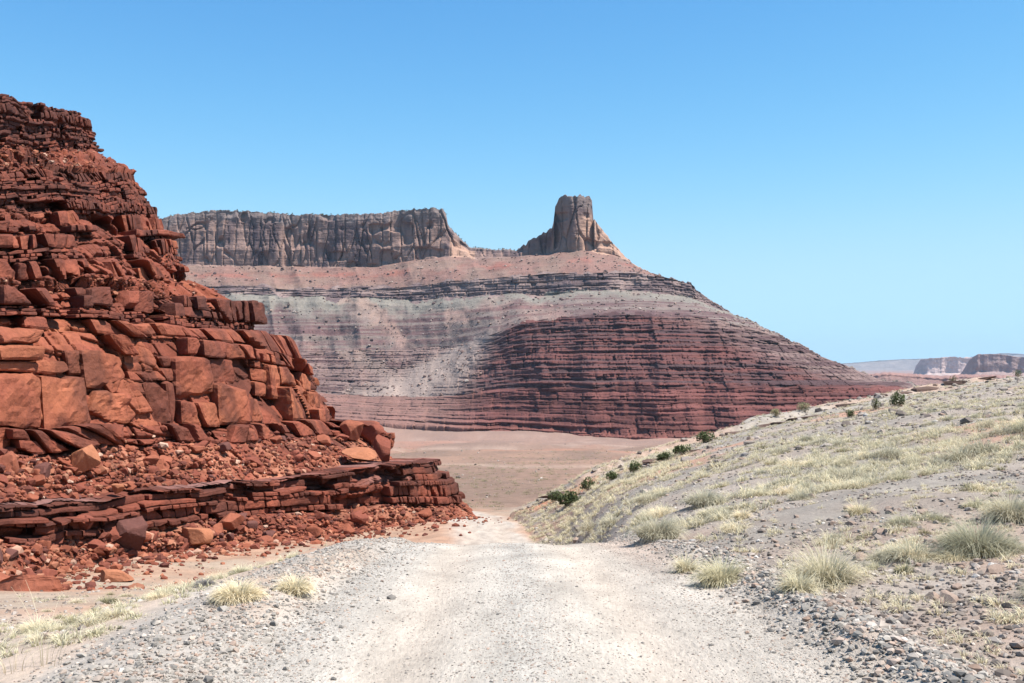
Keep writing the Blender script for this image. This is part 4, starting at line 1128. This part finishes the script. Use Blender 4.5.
# scattered tufts: 300 of each kind that show largest are individuals, the rest is ground cover
def scatter(n, ymin, ymax, p, x0, xk, clump, seed, thr):
    Y = rand_Y(n, ymin, ymax, p); X = xc_at(Y) + x0 + RNG.random(n) * xk * (Y + 3)
    keepm = clump(X, Y) > thr
    return X[keepm], Y[keepm]
fld = lambda X, Y: .55 * vn(X * .2, Y * .2, 61) + .75 * vn(X * .75, Y * .75, 62)
ridge_ok = lambda X, Y: Y < np.interp(X / Y * F + 512, RIDGE_PX, RIDGE_Y) * 1.01
X, Y = scatter(2600, 4.6, 84, 1.05, 2.5, .62, lambda X, Y: fld(X, Y) - .75 * (1 - sst(8, 20, Y)), 1, -.35); m = ridge_ok(X, Y); X, Y = X[m], Y[m]
kindr = RNG.random(len(X)); s_ = np.clip(RNG.lognormal(math.log(.85), .32, len(X)), .4, 1.7)
s_ = s_ * lerp(.62, 1.0, sst(7, 24, Y))
order = np.argsort(-(s_ / Y))
cnt = {'s': 0, 'p': 0, 'g': 0, 'o': 0}
rest = []
for i in order:
    f = 's' if kindr[i] < .46 else 'p' if kindr[i] < .74 else 'g' if kindr[i] < .88 else 'o'
    pool, lab, cat, grp = {'s': (STRAW, 'straw coloured grass tuft on the stony hillside', 'grass tuft', 'straw grass tufts on the hillside'),
                           'p': (PALE, 'pale green grass tuft on the stony hillside', 'grass tuft', 'pale green grass tufts on the hillside'),
                           'g': (SAGE, 'grey green sagebrush growing on the hillside', 'sagebrush', 'sagebrush on the hillside'),
                           'o': (OLIVE, 'low olive sagebrush on the stony hillside', 'sagebrush', 'low olive sagebrush on the hillside')}[f]
    lim = {'s': 150, 'p': 100, 'g': 150, 'o': 110}[f]
    if cnt[f] < lim:
        cnt[f] += 1
        put(pool[i % len(pool)], X[i], Y[i], s_[i], lab, cat, grp, random.uniform(.8, 1.2))
    else: rest.append((X[i], Y[i], s_[i], f))
def cover(name, items, mat, h, sp, label, nb=44):
    Vs, Qs, Cs, n = [], [], [], 0
    var = [blades(nb, h, sp, 1.4, .018, 830 + i, 2, dome=1.0) for i in range(6)]
    for i, (x, y, s, f) in enumerate(items):
        v, qd, c = var[i % 6]
        Vs.append(rot_z(v, i * 1.3) * s + np.array([x, y, float(gz(x, y))])); Qs.append(qd + n); Cs.append(c); n += len(v)
    if Vs: tag(link(name, mesh_data(name, np.concatenate(Vs), np.concatenate(Qs), col=np.concatenate(Cs), mat=mat)), label, 'grass', kind='stuff')
ex_x, ex_y = scatter(9000, 14, 84, .75, 2.4, .62, fld, 2, -.06); m = ridge_ok(ex_x, ex_y)
uu_ = RNG.uniform(516, 690, 900); yy2 = RNG.uniform(36, 68, 900); xx2 = (uu_ - 512) / F * yy2
k2 = (xx2 > xc_at(yy2) + 2.1) & ridge_ok(xx2, yy2)
rest += [(a, b, .95, 'ssp'[i % 3]) for i, (a, b) in enumerate(zip(xx2[k2], yy2[k2]))]
rest += [(a, b, .7, 'spg'[int(h2(np.array(int(a * 100)), np.array(int(b * 100))) * 3)]) for a, b in zip(ex_x[m], ex_y[m])]
n = 1500; Y = rand_Y(n, 4.6, 34, 1.15); X = xc_at(Y) + 2.5 + RNG.random(n) * .62 * (Y + 2)
ok = vn(X * .9, Y * .9, 68) > -.25
cover('dry_grass', [(a, b, float(RNG.uniform(.22, .5)), 's') for a, b in zip(X[ok], Y[ok])], M_straw, .26, .26, 'small dry grass sprouts between the stones of the near slope', 46)
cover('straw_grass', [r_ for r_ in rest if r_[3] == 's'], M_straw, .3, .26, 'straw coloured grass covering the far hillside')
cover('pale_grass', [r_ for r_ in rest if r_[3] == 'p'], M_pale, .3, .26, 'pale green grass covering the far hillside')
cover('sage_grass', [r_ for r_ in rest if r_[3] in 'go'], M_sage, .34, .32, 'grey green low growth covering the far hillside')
# sparse growth left of the road
n = 100; Y = rand_Y(n, 6.5, 26, 1.4); X = xc_at(Y) - 3.1 - RNG.random(n) ** 1.4 * .26 * Y
for i in range(n):
    f = RNG.random()
    pool, lab, cat = (STRAW, 'straw grass tuft on the sandy strip left of the road', 'grass tuft') if f < .45 else (PALE, 'pale green grass tuft on the sandy strip left of the road', 'grass tuft') if f < .75 else (OLIVE, 'low grey green bush on the sandy strip left of the road', 'bush')
    put(pool[i % len(pool)], X[i], Y[i], float(RNG.uniform(.35, .9)), lab, cat, cat + ' left of the road (%s)' % lab.split()[0], .8)
n = 420; Y = rand_Y(n, 6.5, 44, 1.1); X = xc_at(Y) - 2.9 - RNG.random(n) ** 1.2 * .40 * Y
ok = vn(X * .4, Y * .4, 65) > -.1
cover('strip_grass', [(a, b, .55, 's') for a, b in zip(X[ok], Y[ok])], M_pale, .2, .2, 'thin dry grass on the sandy strip left of the road', 30)
n = 1500; Y = 72 * np.exp(RNG.random(n) * 1.9); X = Y * RNG.uniform(-.17, .2, n)
ok = ((X / Y * F + 512 < 500) | (Y > np.interp(X / Y * F + 512, RIDGE_PX, RIDGE_Y) * 1.5)) & (vn(X * .05, Y * .03, 67) > -.1)
cover('valley_scrub', [(a, b, 1.1 * (b / 100) ** .4, 's') for a, b in zip(X[ok], Y[ok])], M_olive, .4, .5, 'low olive scrub dotting the valley floor', 30)
# low scrub on the mesa's rim
top = MP[mb[6]]
Vs, Qs, n = [], [], 0
for i in range(230):
    j = int(RNG.integers(100, int(np.searchsorted(mpx, 520))))
    v, qd, c = leafy(14, (1.8, 1.8, 1.0), 1200 + i % 12, .8)
    Vs.append(v * RNG.uniform(.5, 1.2) + top[j] + np.array([0, RNG.uniform(1, 22), RNG.uniform(-.2, .6)])); Qs.append(qd + n); n += len(v)
V = np.concatenate(Vs)
tag(link('rim_scrub', mesh_data('rim_scrub', V, np.concatenate(Qs), col=np.full((len(V), 3), .6), mat=M_green)), 'dark green scrub dotting the mesa rim', 'scrub', kind='stuff')

# ------------------------------------------------------------------ air
hm_, hn, hb = new_mat('haze')
hn.nodes.clear()
pv = hn.nodes.new('ShaderNodeVolumePrincipled'); ho = hn.nodes.new('ShaderNodeOutputMaterial')
pv.inputs['Color'].default_value = (.60, .78, 1.0, 1)
pv.inputs['Density'].default_value = 3.0e-5
pv.inputs['Anisotropy'].default_value = 0.1
hn.links.new(pv.outputs[0], ho.inputs['Volume'])
x0, x1, y0, y1, z0, z1 = -21000, 46000, -60, 19500, -95, 420
hv = np.array([(x, y, z) for x in (x0, x1) for y in (y0, y1) for z in (z0, z1)])
hf = [(0, 1, 3, 2), (4, 6, 7, 5), (0, 4, 5, 1), (2, 3, 7, 6), (0, 2, 6, 4), (1, 5, 7, 3)]
tag(link('haze', mesh_data('haze', hv, hf, mat=hm_, smooth=False)), kind='stuff')
